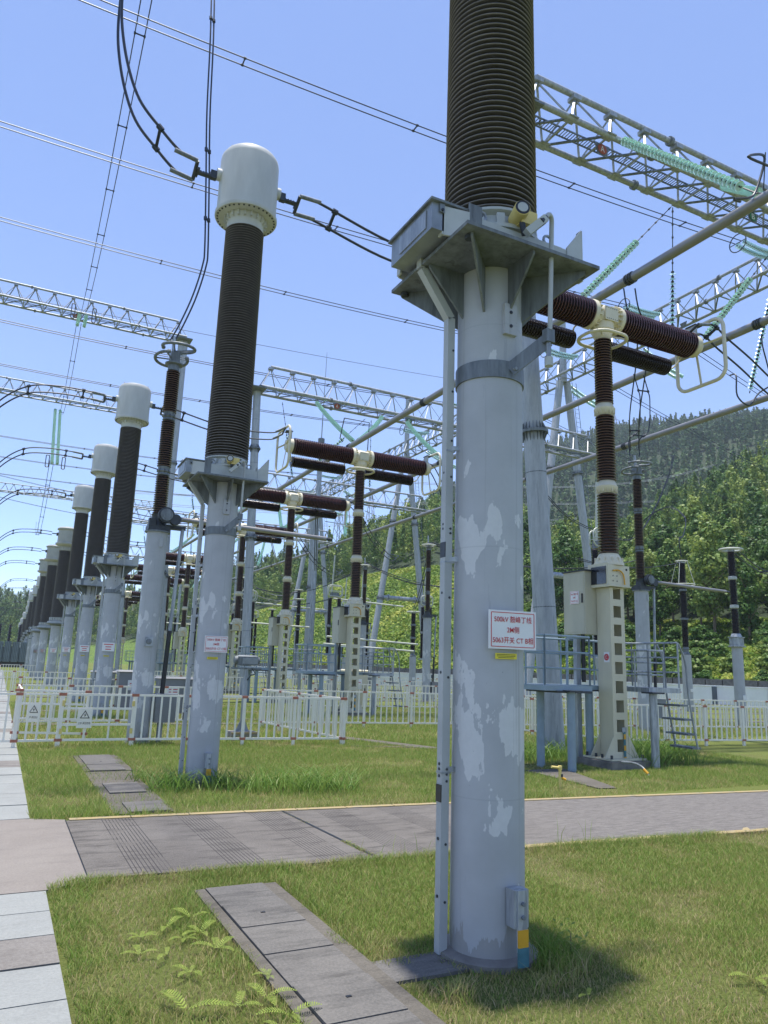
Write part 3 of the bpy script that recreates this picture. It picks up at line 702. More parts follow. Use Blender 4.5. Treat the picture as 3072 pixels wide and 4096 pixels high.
# ------------------------------------------------------------------ post insulators / arresters
def make_post(label, loc, zp, zt, box=True, cone=False, r=.15, cat='post insulator', name='post_insulator', pr=.19, group=None):
    t = thing(name, label, cat, loc, group=group)
    m = MB(); m.lathe([(pr, 0), (pr, zp)], 'pole_plain', n=24); m.box((pr+.03, 0, 1.3), (.05, .06, 2.4), 'alu'); m.build('support_pole', t)
    z = zp
    if box:
        m = MB(); m.lathe([(pr+.1, z), (pr+.12, z+.02), (pr+.12, z+.05), (pr+.06, z+.06), (pr+.06, z+.34), (pr+.1, z+.35), (pr+.1, z+.38)], 'galv', n=8, smooth=False); m.lathe([(.2, z+.38), (.16, z+.5)], 'galv', n=16); m.build('base_housing', t); z += .5
    else:
        m = MB(); m.lathe([(.16, z), (.2, z+.05), (.14, z+.12), (.14, z+.25), (.17, z+.28), (.13, z+.4)], 'galv_dark', n=16); m.build('base_housing', t); z += .4
    H = (zt-.12-z-.3)/3
    for k in range(3):
        m = MB(); m.lathe(sheds(r, r, z, z+H, .055, r*.68, r*.68), 'porc_d', n=20); m.build('insulator_section', t); z += H
        if k < 2: m = MB(); m.lathe([(r*.8, z), (r*1.05, z+.03), (r*1.05, z+.12), (r*.8, z+.15)], 'frame_beige' if box else 'galv_dark', n=16); m.build('joint_flange', t); z += .15
    m = MB(); m.lathe([(r*.9, z), (r*.9, z+.1), (0, z+.12)], 'galv', n=16); m.build('top_cap', t)
    m = MB()
    if cone:
        m.tube(circle((0, 0, z-1.15), .62, 32), .03, 'pantograph', closed=True); m.tube(circle((0, 0, z+.1), .3, 24), .035, 'pantograph', closed=True)
        for k in range(4): a = k*math.pi/2+.4; m.cyl((.28*math.cos(a), .28*math.sin(a), z+.1), (.62*math.cos(a), .62*math.sin(a), z-1.15), .018, 'pantograph', n=6)
    else:
        m.tube(circle((0, 0, z+.08), .40, 32), .045, 'pantograph', closed=True)
        for k in range(4): a = k*math.pi/2+.4; m.bar((0, 0, z+.08), (.4*math.cos(a), .4*math.sin(a), z+.08), .05, .015, 'pantograph')
    m.build('grading_ring', t)
    s = MB(); s.box((0, -pr-.01, 1.05), (.2, .01, .16), 'white'); s.build('name_sign', t)
    return t
make_post('post insulator with flat pale ring and square grey housing, right of the long disconnector arm', (24.3, 18.75, 0), 2.85, 6.55)
make_post('surge arrester with cone-shaped ring frame behind the long disconnector arm on the right', (31.7, 27.5, 0), 2.85, 7.75, box=False, cone=True, r=.19, cat='surge arrester', name='surge_arrester', pr=.24)
make_post('slim post insulator standing before the yellow-green slope, right of the leaning gantry leg', (23, 41, 0), 2.4, 5.2, box=False, cat='post insulator', r=.17)
make_post('slim post insulator standing behind the left leg of the leaning gantry frame', (25.5, 53, 0), 3.2, 6.6, box=False, r=.2)
make_post('surge arrester with cone-shaped ring cut by the right edge of the photo', (35.0, 23.8, 0), 2.9, 7.4, box=False, cone=True, r=.19, cat='surge arrester', name='surge_arrester', pr=.24)
def make_panto(label, loc, h):
    t = thing('pantograph_disconnector', label, 'disconnector', loc, group='disconnectors with paired oval rings')
    m = MB(); m.lathe([(.2, 0), (.2, 2.3)], 'pole_plain', n=20); m.build('support_pole', t)
    for dx in (-.3, .35):
        m = MB(); m.lathe(sheds(.16, .15, 2.4, h, .07, .1, .1), 'porc_d', n=16); o = m.build('insulator_section', t); o.location = (dx, 0, 0)
        m = MB()
        for z in ((h+2.3)/2, ): m.lathe([(.14, z-.08), (.18, z-.04), (.18, z+.06), (.14, z+.1)], 'galv_dark', n=14)
        o2 = m.build('joint_flange', t); o2.location = (dx, 0, 0)
    m = MB(); m.box((0, 0, 2.35), (1.0, .3, .1), 'galv'); m.build('base_beam', t)
    for s in (-1, 1):
        m = MB(); m.tube(rrect((.15*s+.05, .28*s, h+.45), 1.0, .72, .22, (1, 0, 0), (0, 0, 1)), .035, 'pantograph', 8, closed=True)
        m.bar((.15*s-.42, .28*s, h+.45), (.15*s+.5, .28*s, h+.45), .03, .03, 'pantograph'); m.build('grading_ring', t)
    m = MB(); m.box((0, 0, h+.2), (.5, .4, .3), 'galv_dark'); m.cyl((-.2, 0, h+.3), (-.1, 0, h+2.8), .05, 'pantograph', n=10); m.build('contact_head', t)
    return t
for x, y, h, l in ((19.0, 44.5, 6.0, 'disconnector with paired oval rings, left of the second cream breaker'), (23.5, 49.5, 5.8, 'disconnector with paired oval rings, right of the second cream breaker'),
                   (15.5, 52, 6.0, 'disconnector with paired oval rings behind the third cream breaker'), (12.6, 49, 6.0, 'disconnector with paired oval rings, left of the third cream breaker'),
                   (21, 22.2, 6.6, 'disconnector with paired oval rings hidden behind the big steel tube')):
    make_panto(l, (x, y, 0), h)

# ------------------------------------------------------------------ live tank breakers (T shaped)
def make_breaker():
    t = thing('circuit_breaker', 'x', 'circuit breaker', group='cream circuit breakers with T-shaped heads')
    m = MB(); m.box((0, 0, .06), (1.0, .9, .13), 'concrete_d'); m.build('concrete_base', t)
    m = MB(); w = .36; z0, z1 = .14, 3.30          # column: four walls, front with punched windows
    def wall(axis, s, holes):
        pos = s*(w/2)
        def pt(u, z, off=0): return (u, pos+off, z) if axis == 'y' else (pos+off, u, z)
        th = -s*.01
        def slab(u0, u1, za, zb): m.prism([pt(u0, za), pt(u1, za), pt(u1, zb), pt(u0, zb)], (0, th, 0) if axis == 'y' else (th, 0, 0), 'cream')
        if not holes: slab(-w/2+.012*(axis == 'x'), w/2-.012*(axis == 'x'), z0, z1); return
        slab(-w/2, -.095, z0, z1); slab(.095, w/2, z0, z1); n = 9; p = (z1-z0)/n
        for k in range(n): slab(-.095, .095, z0+k*p, z0+k*p+.13)
        slab(-.095, .095, z1-.012, z1)
    wall('y', -1, True); wall('y', 1, True); wall('x', -1, False); wall('x', 1, False)
    m.box((0, 0, .15), (.86, .76, .03), 'cream')
    for sx in (-1, 1):
        for sy in (-1, 1):
            m.prism([(sx*.182, sy*.178, .166), (sx*.42, sy*.178, .166), (sx*.182, sy*.178, .56)], (0, sy*.012, 0), 'cream')
            for e in (.0, .12): m.cyl((sx*.38, sy*(.32-e*2), .16), (sx*.38, sy*(.32-e*2), .23), .025, 'castiron', n=6)
    m.build('column', t)
    m = MB(); m.box((.06, -.205, .33), (.05, .012, .6), 'teal_tape')
    for k in range(3): m.box((.06, -.212, .14+k*.2), (.052, .004, .09), 'yellow_tape')
    m.box((.06, -.20, .66), (.1, .02, .09), 'galv'); m.build('grounding_strap', t)
    m = MB(); m.box((.0, .0, 3.53), (.56, .50, .40), 'cream'); m.box((.0, 0, 3.325), (.60, .54, .02), 'cream'); m.box((-.287, 0, 3.53), (.015, .56, .46), 'cream')
    m.cyl((.2, -.25, 3.66), (.2, -.258, 3.66), .022, 'dark', n=12)
    for k in range(6): m.cyl((-.15+.1*(k % 2), -.251, 3.62-.1*(k//2)), (-.15+.1*(k % 2), -.256, 3.62-.1*(k//2)), .012, 'dark', n=8)
    m.tube(smooth_path([(-.16, -.27, 3.62), (-.02, -.28, 3.63), (.09, -.28, 3.55), (.12, -.28, 3.36)], 6), .014, 'yellow_tape', 8)
    b = m.build('mechanism_box', t)
    m = MB(); m.box((-.298, -.02, 3.53), (.012, .40, .34), 'window'); m.build('inspection_window', b)
    m = MB()
    m.box((-.27, .50, 3.02), (.38, .62, 1.22), 'cabinet'); m.box((-.27, .49, 3.645), (.43, .68, .025), 'castiron'); m.box((-.463, .5, 3.02), (.008, .56, 1.14), 'cabinet')
    m.cyl((-.3, .45, 1.5), (-.3, .45, 2.42), .04, 'dark', n=10)
    c = m.build('control_cabinet', t)
    m = MB(); m.box((-.476, .26, 3.1), (.02, .03, .18), 'dark'); m.build('door_handle', c)
    m = MB(); m.box((-.39, .53, 1.2), (.10, .10, 2.4), 'galv'); m.build('cable_duct', t)
    for z0, z1, r in ((3.98, 5.20, .205), (5.46, 6.84, .195), (7.08, 8.52, .185)):
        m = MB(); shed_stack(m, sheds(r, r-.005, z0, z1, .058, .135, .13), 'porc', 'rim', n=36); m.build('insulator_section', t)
    m = MB(); m.lathe([(.29, 3.735), (.29, 3.78), (.2, 3.95), (.18, 3.98)], 'cream_ins', n=28)
    for k in range(12):
        a = k*math.pi/6; m.box((.235*math.cos(a), .235*math.sin(a), 3.83), (.09, .012, .12), 'cream_ins', Matrix.Rotation(a, 3, 'Z'))
    m.build('joint_flange', t)
    for z in (5.20, 6.84):
        m = MB(); m.lathe([(.15, z), (.16, z+.03), (.21, z+.09), (.215, z+.14), (.20, z+.15), (.16, z+.25), (.15, z+.26)], 'cream_ins', n=28)
        for k in range(14):
            a = k*math.pi/7; m.box((.185*math.cos(a), .185*math.sin(a), z+.06), (.05, .012, .09), 'cream_ins', Matrix.Rotation(a, 3, 'Z'))
        m.build('joint_flange', t)
    m = MB(); m.lathe([(.15, 8.5), (.2, 8.62), (.24, 8.72)], 'cream_ins', n=28)
    m.lathe([(.30, -.40), (.31, -.36), (.31, -.31), (.25, -.28), (.24, -.15), (.26, -.1), (.26, .1), (.24, .15), (.25, .28), (.31, .31), (.31, .36), (.30, .40)], 'cream_ins', (.0, 0, 9.02), (1, 0, 0), 32)
    m.lathe([(.24, 8.7), (.25, 8.85)], 'cream_ins', n=24); m.box((.02, -.262, 9.0), (.34, .03, .30), 'cream_ins')
    for k in range(6):
        for s in (-1, 1): m.cyl((-.12+.055*k, -.275, 9+.12*s), (-.12+.055*k, -.285, 9+.12*s), .01, 'castiron', n=6)
    for s in (-1, 1):
        for k in range(18):
            a = k*math.pi/9; m.box((s*.27, .28*math.cos(a), 9.02+.28*math.sin(a)), (.09, .06, .012), 'cream_ins', Matrix.Rotation(a, 3, 'X'))
    m.build('head_housing', t)
    m = MB(); P = rrect((0, 0, 8.52), .98, .82, .36, (1, 0, 0), (0, 1, 0), 7); m.tube(P, .035, 'cream_ins', 10, closed=True)
    for k in (4, 12, 20, 28): m.cyl((0, 0, 8.62), P[k], .018, 'cream_ins', n=6)
    m.build('grading_ring', t)
    for s in (-1, 1):
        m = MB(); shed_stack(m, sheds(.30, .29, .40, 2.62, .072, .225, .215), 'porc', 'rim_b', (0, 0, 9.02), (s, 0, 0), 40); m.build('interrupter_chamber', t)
        m = MB(); m.lathe([(.2, 2.62), (.25, 2.64), (.25, 2.78), (.18, 2.86), (0, 2.88)], 'cream_ins', (0, 0, 9.02), (s, 0, 0), 28)
        m.box((s*2.72, 0, 9.36), (.05, .26, .34), 'frame_beige'); m.box((s*2.78, 0, 9.5), (.22, .3, .02), 'castiron')
        for i in range(3):
            for j in range(3): m.cyl((s*2.745, -.08+.08*i, 9.26+.09*j), (s*2.77, -.08+.08*i, 9.26+.09*j), .014, 'castiron', n=6)
        m.build('line_terminal', t)
        m = MB(); o_ = (-.1 if s > 0 else .0)
        m.lathe([(.15, .44), (.19, .46)]+sheds(.20, .195, .50, 2.42, .066, .135, .135)+[(.19, 2.44), (.15, 2.48), (.0, 2.49)], 'porc_d', (o_, .46, 8.60), (s, 0, 0), 28)
        m.tube(smooth_path([(s*.48+o_, .46, 8.60), (s*.44, .40, 8.58), (s*.5, .3, 8.8), (s*.36, .2, 8.9)], 5), .018, 'cream_ins', 6)
        m.tube(smooth_path([(s*2.49+o_, .46, 8.60), (s*2.5, .36, 8.6), (s*2.62, .2, 8.85)], 5), .018, 'cream_ins', 6)
        m.build('grading_capacitor', t)
        m = MB(); m.tube(rrect((s*2.95, 0, 8.85), 1.3, 1.45, .26, (0, 1, 0), (0, 0, 1)), .042, 'cream_ins', 10, closed=True)
        m.bar((s*2.85, 0, 9.05), (s*2.95, .64, 9.05), .07, .02, 'cream_ins'); m.bar((s*2.85, 0, 9.05), (s*2.95, -.64, 9.05), .07, .02, 'cream_ins'); m.bar((s*2.82, 0, 8.95), (s*2.94, 0, 8.14), .05, .02, 'cream_ins')
        m.build('corona_ring', t)
    return t
b1 = make_breaker(); b1.scale = (1.026,)*3; b1.location = (10.70, 11.08, 0); b1['label'] = 'nearest cream circuit breaker on its concrete base, round red letter C plate on its column'
br = [((11.0, 23.9, 0), 'second circuit breaker from the camera, above the corner of the white fence'), ((11.25, 31.9, 0), 'third circuit breaker from the camera, beside the floodlight on its post'),
      ((11.6, 40.9, 0), 'fourth circuit breaker from the camera, just right of the second transformer pole'), ((11.85, 56, 0), 'fifth circuit breaker from the camera, between the left disconnector and a conduit'),
      ((12.1, 64.7, 0), 'sixth circuit breaker from the camera, seen just right of the left disconnector'), ((12.3, 73.5, 0), 'seventh circuit breaker from the camera on the left'), ((12.6, 92, 0), 'eighth circuit breaker from the camera on the left'),
      ((12.8, 101, 0), 'ninth circuit breaker from the camera, small in the distance on the left'), ((13, 110, 0), 'tenth circuit breaker from the camera, small in the far distance')]
for i, (p, l) in enumerate(br): copy_tree(b1, p, 0, l, skip=() if i < 3 else ('inspection_window', 'grounding_strap', 'door_handle'))
m = MB(); m.box((0, 0, 0), (.006, .14, .19), 'white'); o = m.build('phase_plate', b1, label='round red letter C on a white plate'); o.location = (-.186, -.06, 1.98)
m = MB(); m.lathe([(.062, 0), (.062, .002)], 'red', (-.004, 0, 0), (-1, 0, 0), 28); p_ = m.build('phase_disc', o)
text('C', .05, .062, 'white', o, (-.0075, 0, 0), (R(90), 0, R(-90)))
nameplate(b1, [('500kV 鼓峰丁线', .8), ('2M侧', .26), ('5063开关 C相', .7)], (-.482, .47, 3.12), (R(90), 0, R(-90)), .25, .25)

# ------------------------------------------------------------------ gantries
def truss(t, a, b, h, w, panel, chord=.075, letters=(), grate=True, br_r=.03, split=True):
    """triangular truss from a to b (bottom centre line points); top chord above; local to t"""
    a, b = Vector(a), Vector(b); L = (b-a).length; d = (b-a)/L; s = Vector((-d.y, d.x, 0)); up = Vector((0, 0, 1)); n = max(2, round(L/panel)); p = L/n
    m = MB(); m.cyl(a+d*p*.5+up*h, b-d*p*.5+up*h, chord, 'truss', n=10); k = 4
    while k < n: q = a+d*(p*(k+.3))+up*h; m.cyl(q-d*.06, q+d*.06, chord*1.7, 'galv_dark', n=10); k += 5
    m.build('top_chord', t)
    for sd in (-1, 1):
        m = MB(); m.cyl(a+s*sd*w/2, b+s*sd*w/2, chord, 'truss', n=10); k = 3
        while k < n: q = a+d*(p*(k+(.6 if sd > 0 else .2)))+s*sd*w/2; m.cyl(q-d*.06, q+d*.06, chord*1.7, 'galv_dark', n=10); k += 6
        m.build('bottom_chord', t)
    m = MB()
    for i in range(n):
        c = a+d*(p*(i+.5))+up*(h-chord); m.box(c-up*.05, (chord*3.2, chord*3.2, .13), 'truss')
        for sd in (-1, 1):
            for e in (0, 1): m.bar(c-up*.05, a+d*(p*(i+e))+s*sd*w/2, br_r*1.7, br_r*.9, 'truss')
        m.bar(a+d*(p*i)+s*w/2, a+d*(p*(i+1))-s*w/2, br_r*1.8, br_r*1.2, 'galv_dark'); m.bar(a+d*(p*i)-s*w/2, a+d*(p*i)+s*w/2, br_r*1.5, br_r*1.2, 'truss')
        for sd in (-1, 1): m.box(a+d*(p*i)+s*sd*(w/2-.02)-up*.01, (chord*3.6, chord*3.6, .03), 'truss')
    m.build('lattice_bracing', t)
    if grate:
        m = MB(); k = 0
        for sd in (-.14, .14): m.bar(a+s*sd+up*.07, b+s*sd+up*.07, .03, .04, 'galv_dark')
        while k*.09 < L: q = a+d*(k*.09)+up*.07; m.bar(q-s*.14, q+s*.14, .02, .015, 'galv_dark'); k += 1
        m.build('walkway_grating', t)
    for ch, f, mat in letters:
        q = a+d*(L*f)-s*(0)-up*.1; m = MB(); m.prism([q-d*.28+up*.12-s*w*.2, q+d*.28+up*.12-s*w*.2, q+d*.16-up*.25-s*w*.2, q-d*.16-up*.25-s*w*.2], s*.01, 'galv_dark')
        sgn = -1; face = s*sgn; q2 = q-up*.05-s*(w*.2+.012); m.lathe([(.16, 0), (.16, .006)], mat, q2, face, 24); o = m.build('phase_sign', t)
        rz = math.atan2(d.y, d.x); tt = text(ch, .14, .19, 'white', t, q2+face*.012, (R(90), 0, rz)); tt.parent = o
    return t
def column(t, p, q, r0, r1, joints=(.55,), mat='tube', nm='column'):
    p, q = Vector(p), Vector(q); d = (q-p).normalized(); L = (q-p).length
    m = MB(); m.cyl(p, q, r0, mat, r1, n=28)
    for f in joints:
        c = p+d*L*f; r = r0+(r1-r0)*f; a, b, _ = m.frame(d)
        m.lathe([(r, -.035), (r+.11, -.035), (r+.11, .035), (r, .035)], 'galv_dark', c, d, 24)
        for k in range(18):
            an = 2*math.pi*k/18; e = a*math.cos(an)+b*math.sin(an)
            m.prism([c+e*r-d*.24, c+e*(r+.09)-d*.03, c+e*(r+.09)+d*.03, c+e*r+d*.24], (a*-math.sin(an)+b*math.cos(an))*.014, 'galv_dark')
    for f in (.2, .4, .75, .9):
        c = p+d*L*f; r = r0+(r1-r0)*f; m.lathe([(r, -.012), (r+.006, 0), (r, .012)], 'galv_dark', c, d, 20)
    m.build(nm, t)
def ladder(t, p, q, w=.4):
    p, q = Vector(p), Vector(q); m = MB(); e = Vector((1, 0, 0))*w/2
    m.bar(p-e, q-e, .03, .03, 'galv_dark'); m.bar(p+e, q+e, .03, .03, 'galv_dark'); L = (q-p).length; n = int(L/.35)
    for i in range(n): c = p.lerp(q, i/n); m.bar(c-e, c+e, .02, .02, 'galv_dark')
    m.build('ladder', t)
t = thing('gantry', 'big tubular steel gantry whose truss beam with orange letter A sign crosses the upper right', 'gantry', (0, 0, 0))
column(t, (11.34, 13.64, 0), (10.30, 13.64, 15.95), .27, .215, (.463,)); m = MB(); m.box((10.3, 13.64, 15.99), (.8, 1.5, .06), 'galv_dark'); m.build('cap_plate', t)
truss(t, (10.4, 13.64, 16.1), (35.7, 13.64, 16.1), 1.45, 1.2, 1.3, .085, (('A', .108, 'orange_sign'), ('B', .355, 'green_sign')), br_r=.036)
t = thing('gantry', 'tubular gantry in the middle distance, truss beam above the second and third breakers', 'gantry', (0, 0, 0))
for dx in (-.3, .25): column(t, (10.75+dx*3, 38.3, 0), (10.8+dx, 38.3, 16.6), .25, .21, (.5, .8))
m = MB(); m.box((10.8, 38.3, 16.65), (1.2, 1.5, .06), 'galv_dark'); m.build('cap_plate', t)
truss(t, (11.1, 38.3, 16.75), (36, 38.3, 16.75), 1.5, 1.25, 1.33, .085, (('A', .19, 'orange_sign'), ('B', .385, 'green_sign')))
for i, (y, xe, xl, z, l) in enumerate([(59.4, 10.6, -14, 27.9, 'tall gantry on the left with red letter C sign, nearest of the left beams'), (86, 10.5, -16, 29.3, 'second tall gantry beam on the left, above the third transformer head'), (148, 26, -22, 30.5, 'third gantry beam on the left, seen behind the fourth transformer head')]):
    t = thing('gantry', l, 'gantry', (0, 0, 0))
    for dx in (-.9, .1): column(t, (xe+dx-.2, y, 0), (xe+dx*.3, y, z), .3, .24, (.3, .62))
    m = MB(); m.box((xe-.1, y, z+.03), (1.2, 1.6, .08), 'galv_dark'); m.build('cap_plate', t)
    truss(t, (xl, y, z+.15), (xe, y, z+.15), 1.55, 1.5, 1.4, .085, (('C', (2.0-xl)/(xe-xl), 'orange_sign'),) if i == 0 else (), br_r=.04)
for i, (y, z, l) in enumerate([(62, 16.8, 'lower gantry beam glimpsed between the first and second breaker heads'), (86, 16.8, 'far low gantry beam behind the third breaker head'), (118, 17, 'farthest low gantry beam behind the breaker heads')]):
    t = thing('gantry', l, 'gantry', (0, 0, 0))
    for dx in (-.3, .25): column(t, (10.75+dx*3, y, 0), (10.8+dx, y, z), .25, .21, (.5,))
    truss(t, (11.1, y, z+.1), (36, y, z+.1), 1.5, 1.25, 1.35, .08, br_r=.035)
    column(t, (24, y, 0), (24, y, z+.1), .22, .2, (.5,))
t = thing('gantry', 'long gantry on leaning twin legs, its beam rising to the right edge', 'gantry', (0, 0, 0))
truss(t, (36, 14, 23.9), (36, 96, 23.9), 1.6, 1.5, 1.45, .095, (('B', .2, 'green_sign'),), br_r=.045, grate=False)
for y in (41.6, 66.7, 92):
    column(t, (32.3, y, 0), (35.7, y, 23.6), .33, .27, (.36, .70)); column(t, (39.3, y, 0), (36.4, y, 23.6), .33, .27, (.36, .70))
    m = MB(); m.cyl((33.6, y, 8.6), (38.2, y, 8.6), .22, 'galv', n=20)
    for x in (34.4, 37.5): m.cyl((x-.05, y, 8.6), (x+.05, y, 8.6), .34, 'galv', n=20)
    m.build('cross_tube', t)
    ladder(t, (37.5+2.2, y, .5), (37.1, y, 23.8)); column(t, (36.05, y, 23.6), (36.05, y, 30.5), .27, .24, (), nm='mast')
t = thing('lightning_mast', 'thin lightning mast rising behind the middle gantry beam', 'mast', (23.6, 60, 0))
m = MB(); m.cyl((0, 0, 0), (0, 0, 21.6), .25, 'galv', .2, n=16); m.cyl((0, 0, 21.4), (0, 0, 21.8), .3, 'galv_dark', n=16); m.build('mast_tube', t)
m = MB(); m.cyl((0, 0, 21.7), (.1, 0, 30.3), .06, 'galv', .02, n=8); m.build('spire', t)
# ------------------------------------------------------------------ tubular buses
PX = [13.6, 18.7, 24.1]
for i, x in enumerate(PX):
    m = MB(); ang = [(x, 2, 12.0), (x+(.5 if i < 2 else 1.3), 110, 12.0)]
    m.cyl((0, 0, 0), Vector(ang[1])-Vector(ang[0]), .125, 'pipe', n=20)
    for y in (13.05, 24, 31.2, 44, 60, 76):
        q = Vector((0, y-2, 0))+Vector((ang[1][0]-ang[0][0], 0, 0))*((y-2)/108)
        for e in (-.09, 0, .09): m.cyl(q+Vector((0, e-.025, 0)), q+Vector((0, e+.025, 0)), .155, 'castiron', n=20)
    m.build('bus_pipe', None, ['uppermost grey bus pipe running diagonally up to the right edge', 'middle grey bus pipe passing behind the nearest breaker head', 'lowest grey bus pipe crossing before the far wooded ridge'][i], 'bus pipe', 'tubular bus pipes hung from the gantries', loc=ang[0])
# ------------------------------------------------------------------ glass insulator strings
def disc_mb():
    m = MB(); m.lathe([(.035, .05), (.05, .02), (.075, .008), (.107, -.006), (.110, -.016), (.104, -.020), (.08, -.006), (.05, -.002), (.03, -.01)], 'glass', n=18)
    m.lathe([(.0, .095), (.035, .09), (.045, .07), (.045, .03)], 'castiron', n=8); m.lathe([(.02, -.07), (.02, .0)], 'castiron', n=6); return m
disc_mesh = disc_mb().build('glass_disc').data
bpy.data.objects.remove(bpy.data.objects['glass_disc'])
def string(a, b, pitch=.155, lead=.0, label='', group=None, sc=1.0, individual=True, sag=0., tail=.1, double=0):
    """string of glass discs from a (structure end) to b (line end)"""
    a, b = Vector(a), Vector(b); L = (b-a).length; d = (b-a)/L
    t = thing('glass_insulator_string', label, 'insulator string', tuple(a), 0, group)
    if lead > .05:
        m = MB(); m.tube([(0, 0, 0), d*lead], .014, 'castiron', 6); k = .12
        while k < lead: m.cyl(d*k-d*.03, d*k+d*.03, .03, 'castiron', n=6); k += .38
        m.build('link_chain', t)
    n = int((L-lead-tail)/pitch); side = d.cross(Vector((0, 0, 1))); side = side.normalized() if side.length > .1 else Vector((1, 0, 0))
    proto = disc_mb() if not individual else None
    for off in ((0,) if not double else (-double/2, double/2)):
        merged = None if individual else MB()
        for i in range(n):
            f = lead+pitch*(i+.5); u = f/L; P = d*f+Vector((0, 0, -4*sag*u*(1-u)))+side*off
            dd = (d*L+Vector((0, 0, -4*sag*(1-2*u)))).normalized(); q = (-dd).to_track_quat('Z', 'Y')
            if individual:
                o = bpy.data.objects.new('glass_disc', disc_mesh); COL.objects.link(o); o.parent = t; o.location = P; o.rotation_euler = q.to_euler(); o.scale = (sc, sc, sc*pitch/.155)
            else:
                mt = q.to_matrix(); o_ = len(merged.v); S = sc
                for v in proto.v: merged.v.append(tuple(mt @ (Vector(v)*S)+P))
                for mm in proto.mats: merged._m(mm if isinstance(mm, str) else mm)
                for f_, mi, sm in zip(proto.f, proto.mi, proto.sm): merged.f.append(tuple(a_+o_ for a_ in f_)); merged.mi.append(mi); merged.sm.append(sm)
        if merged is not None: merged.mats = proto.mats; merged.build('disc_stack', t)
    if not individual or sag or double:
        m = MB(); m.tube([d*(lead*(1-0))+side*0, d*lead], .01, 'castiron', 4) if False else None
    m = MB()
    if tail > 0: m.tube([d*(L-tail)+Vector((0, 0, 0)), d*L], .02, 'castiron', 6); m.build('end_fitting', t)
    return t
GS = 'teal glass insulator strings'
string((13.5, 13.1, 16.2), (13.75, 9.35, 12.3), .148, .15, 'long teal glass string from the big gantry beam toward the nearest bus pipe', GS, 1.15, tail=.45)
string((17.5, 13.1, 16.2), (13.85, 9.3, 12.3), .16, .9, 'coil-like teal glass string seen end on at the upper right edge', GS, 1.1, tail=.5)
string((16.74, 14.24, 15.9), (13.6, 14.9, 12.25), .15, 1.9, 'teal glass string hanging below the big beam, left of the pair sharing one joint', GS, 1.05)
string((16.8, 14.24, 15.9), (18.4, 15.9, 12.25), .15, 1.9, 'teal glass string hanging below the big beam, right of the pair sharing one joint', GS, 1.05)
string((21.5, 14.24, 15.9), (18.75, 15.0, 12.25), .15, 1.5, 'teal glass string slanting down to the middle bus pipe', GS, 1.05)
string((21.9, 14.24, 15.9), (23.9, 17.2, 12.25), .15, 1.5, 'teal glass string dropping beside the right edge to the lowest bus pipe', GS, 1.05)
for (a, b, l, ld, sg) in [((14.35, 37.7, 16.5), (14.1, 31.5, 12.4), 'left teal string of the V under the middle gantry beam', .2, .12), ((18.8, 37.7, 16.6), (14.2, 31.3, 12.4), 'right teal string of the V under the middle gantry beam', 1.0, .15),
                       ((12.76, 38.9, 16.5), (13.9, 39.6, 12.3), 'teal string hanging left of the middle gantry V', 1.9, 0), ((18.1, 38.9, 16.5), (14.3, 39.8, 12.3), 'slanting teal string behind the middle gantry V', 1.9, 0),
                       ((18.5, 38.9, 16.5), (19.0, 39.8, 12.3), 'upright teal string beside the middle gantry V', 1.9, 0), ((20.3, 37.7, 16.4), (18.8, 31.3, 12.4), 'thick teal string under the letter B of the middle gantry', .2, .12)]:
    string(a, b, .185, ld, l, GS, 1.15, sag=sg)
for i, y in enumerate(BY):
    string((35.3, y, 24.6), (32.4, y, 24.5), .15, .1, 'doubled teal strain string ending the %s crossing conductor' % ['nearest', 'second', 'third', 'fourth', 'fifth', 'sixth', 'seventh', 'eighth'][i], 'strain strings on the long right gantry', 1.3, individual=i < 3, sag=.12, double=.42)
    m = MB(); m.tube(circle((32.3, y, 24.45), .5, 24, (0, 1, 0), (0, 0, 1)), .03, 'castiron', closed=True, n=6); m.bar((32.3, y-.5, 24.45), (32.3, y+.5, 24.45), .03, .03, 'castiron'); m.build('grading_hoop', None, 'dark hoop at the end of the %s crossing conductor' % ['nearest', 'second', 'third', 'fourth', 'fifth', 'sixth', 'seventh', 'eighth'][i], 'hoop', 'hoops on the strain strings')
    if i > 0: string((36.8, y+3, 23.8), (41, y+3.2, 22.6), .15, .1, 'doubled teal string beyond the long gantry, %s from the camera' % ['', 'first', 'second', 'third', 'fourth', 'fifth', 'sixth', 'seventh'][i], 'strings beyond the long gantry', 1.3, individual=False, sag=.15, double=.42)
for y, k in ((62, 0), (86, 1), (118, 2)):
    for j, (xa, xb, dy) in enumerate(((14.3, 14.1, -6), (18.8, 14.2, -6), (12.8, 13.9, 1.2), (20.3, 19, -6), (24, 19.1, -6), (27, 24.6, -6), (18.3, 18.8, 1.5))):
        string((xa, y+(.6 if dy > 0 else -.6), 16.6), (xb, y+dy, 12.4), .17, 1.0, 'small teal string %d of seven on the %s low gantry' % (j+1, ['nearer', 'middle', 'farther'][k]) if False else ['far teal string under a low gantry, seen between the breakers', 'tiny teal string under a low gantry in the distance', 'tiniest teal string under the farthest low gantry'][k], ['far strings nearer', 'far strings middle', 'far strings farther'][k], 1.3, individual=False, sag=.3)
for y, z in ((58.7, 28.1), ):
    string((2.52, y, 28.0), (2.40, 57.6, 26.4), .14, .1, 'teal doubled string below the red letter C on the left gantry', GS, 1.2, sag=0, double=.5)
    for s in (-1, 1):
        m = MB(); m.tube(rrect((2.5+.75*s, 57.6, 27.6), .25, 1.3, .1, (1, 0, 0), (0, .2, 1)), .04, 'castiron', closed=True, n=6); m.build('grading_hoop', None, 'dark oval hoop %s of the teal string on the left gantry' % ('left' if s < 0 else 'right'), 'hoop')
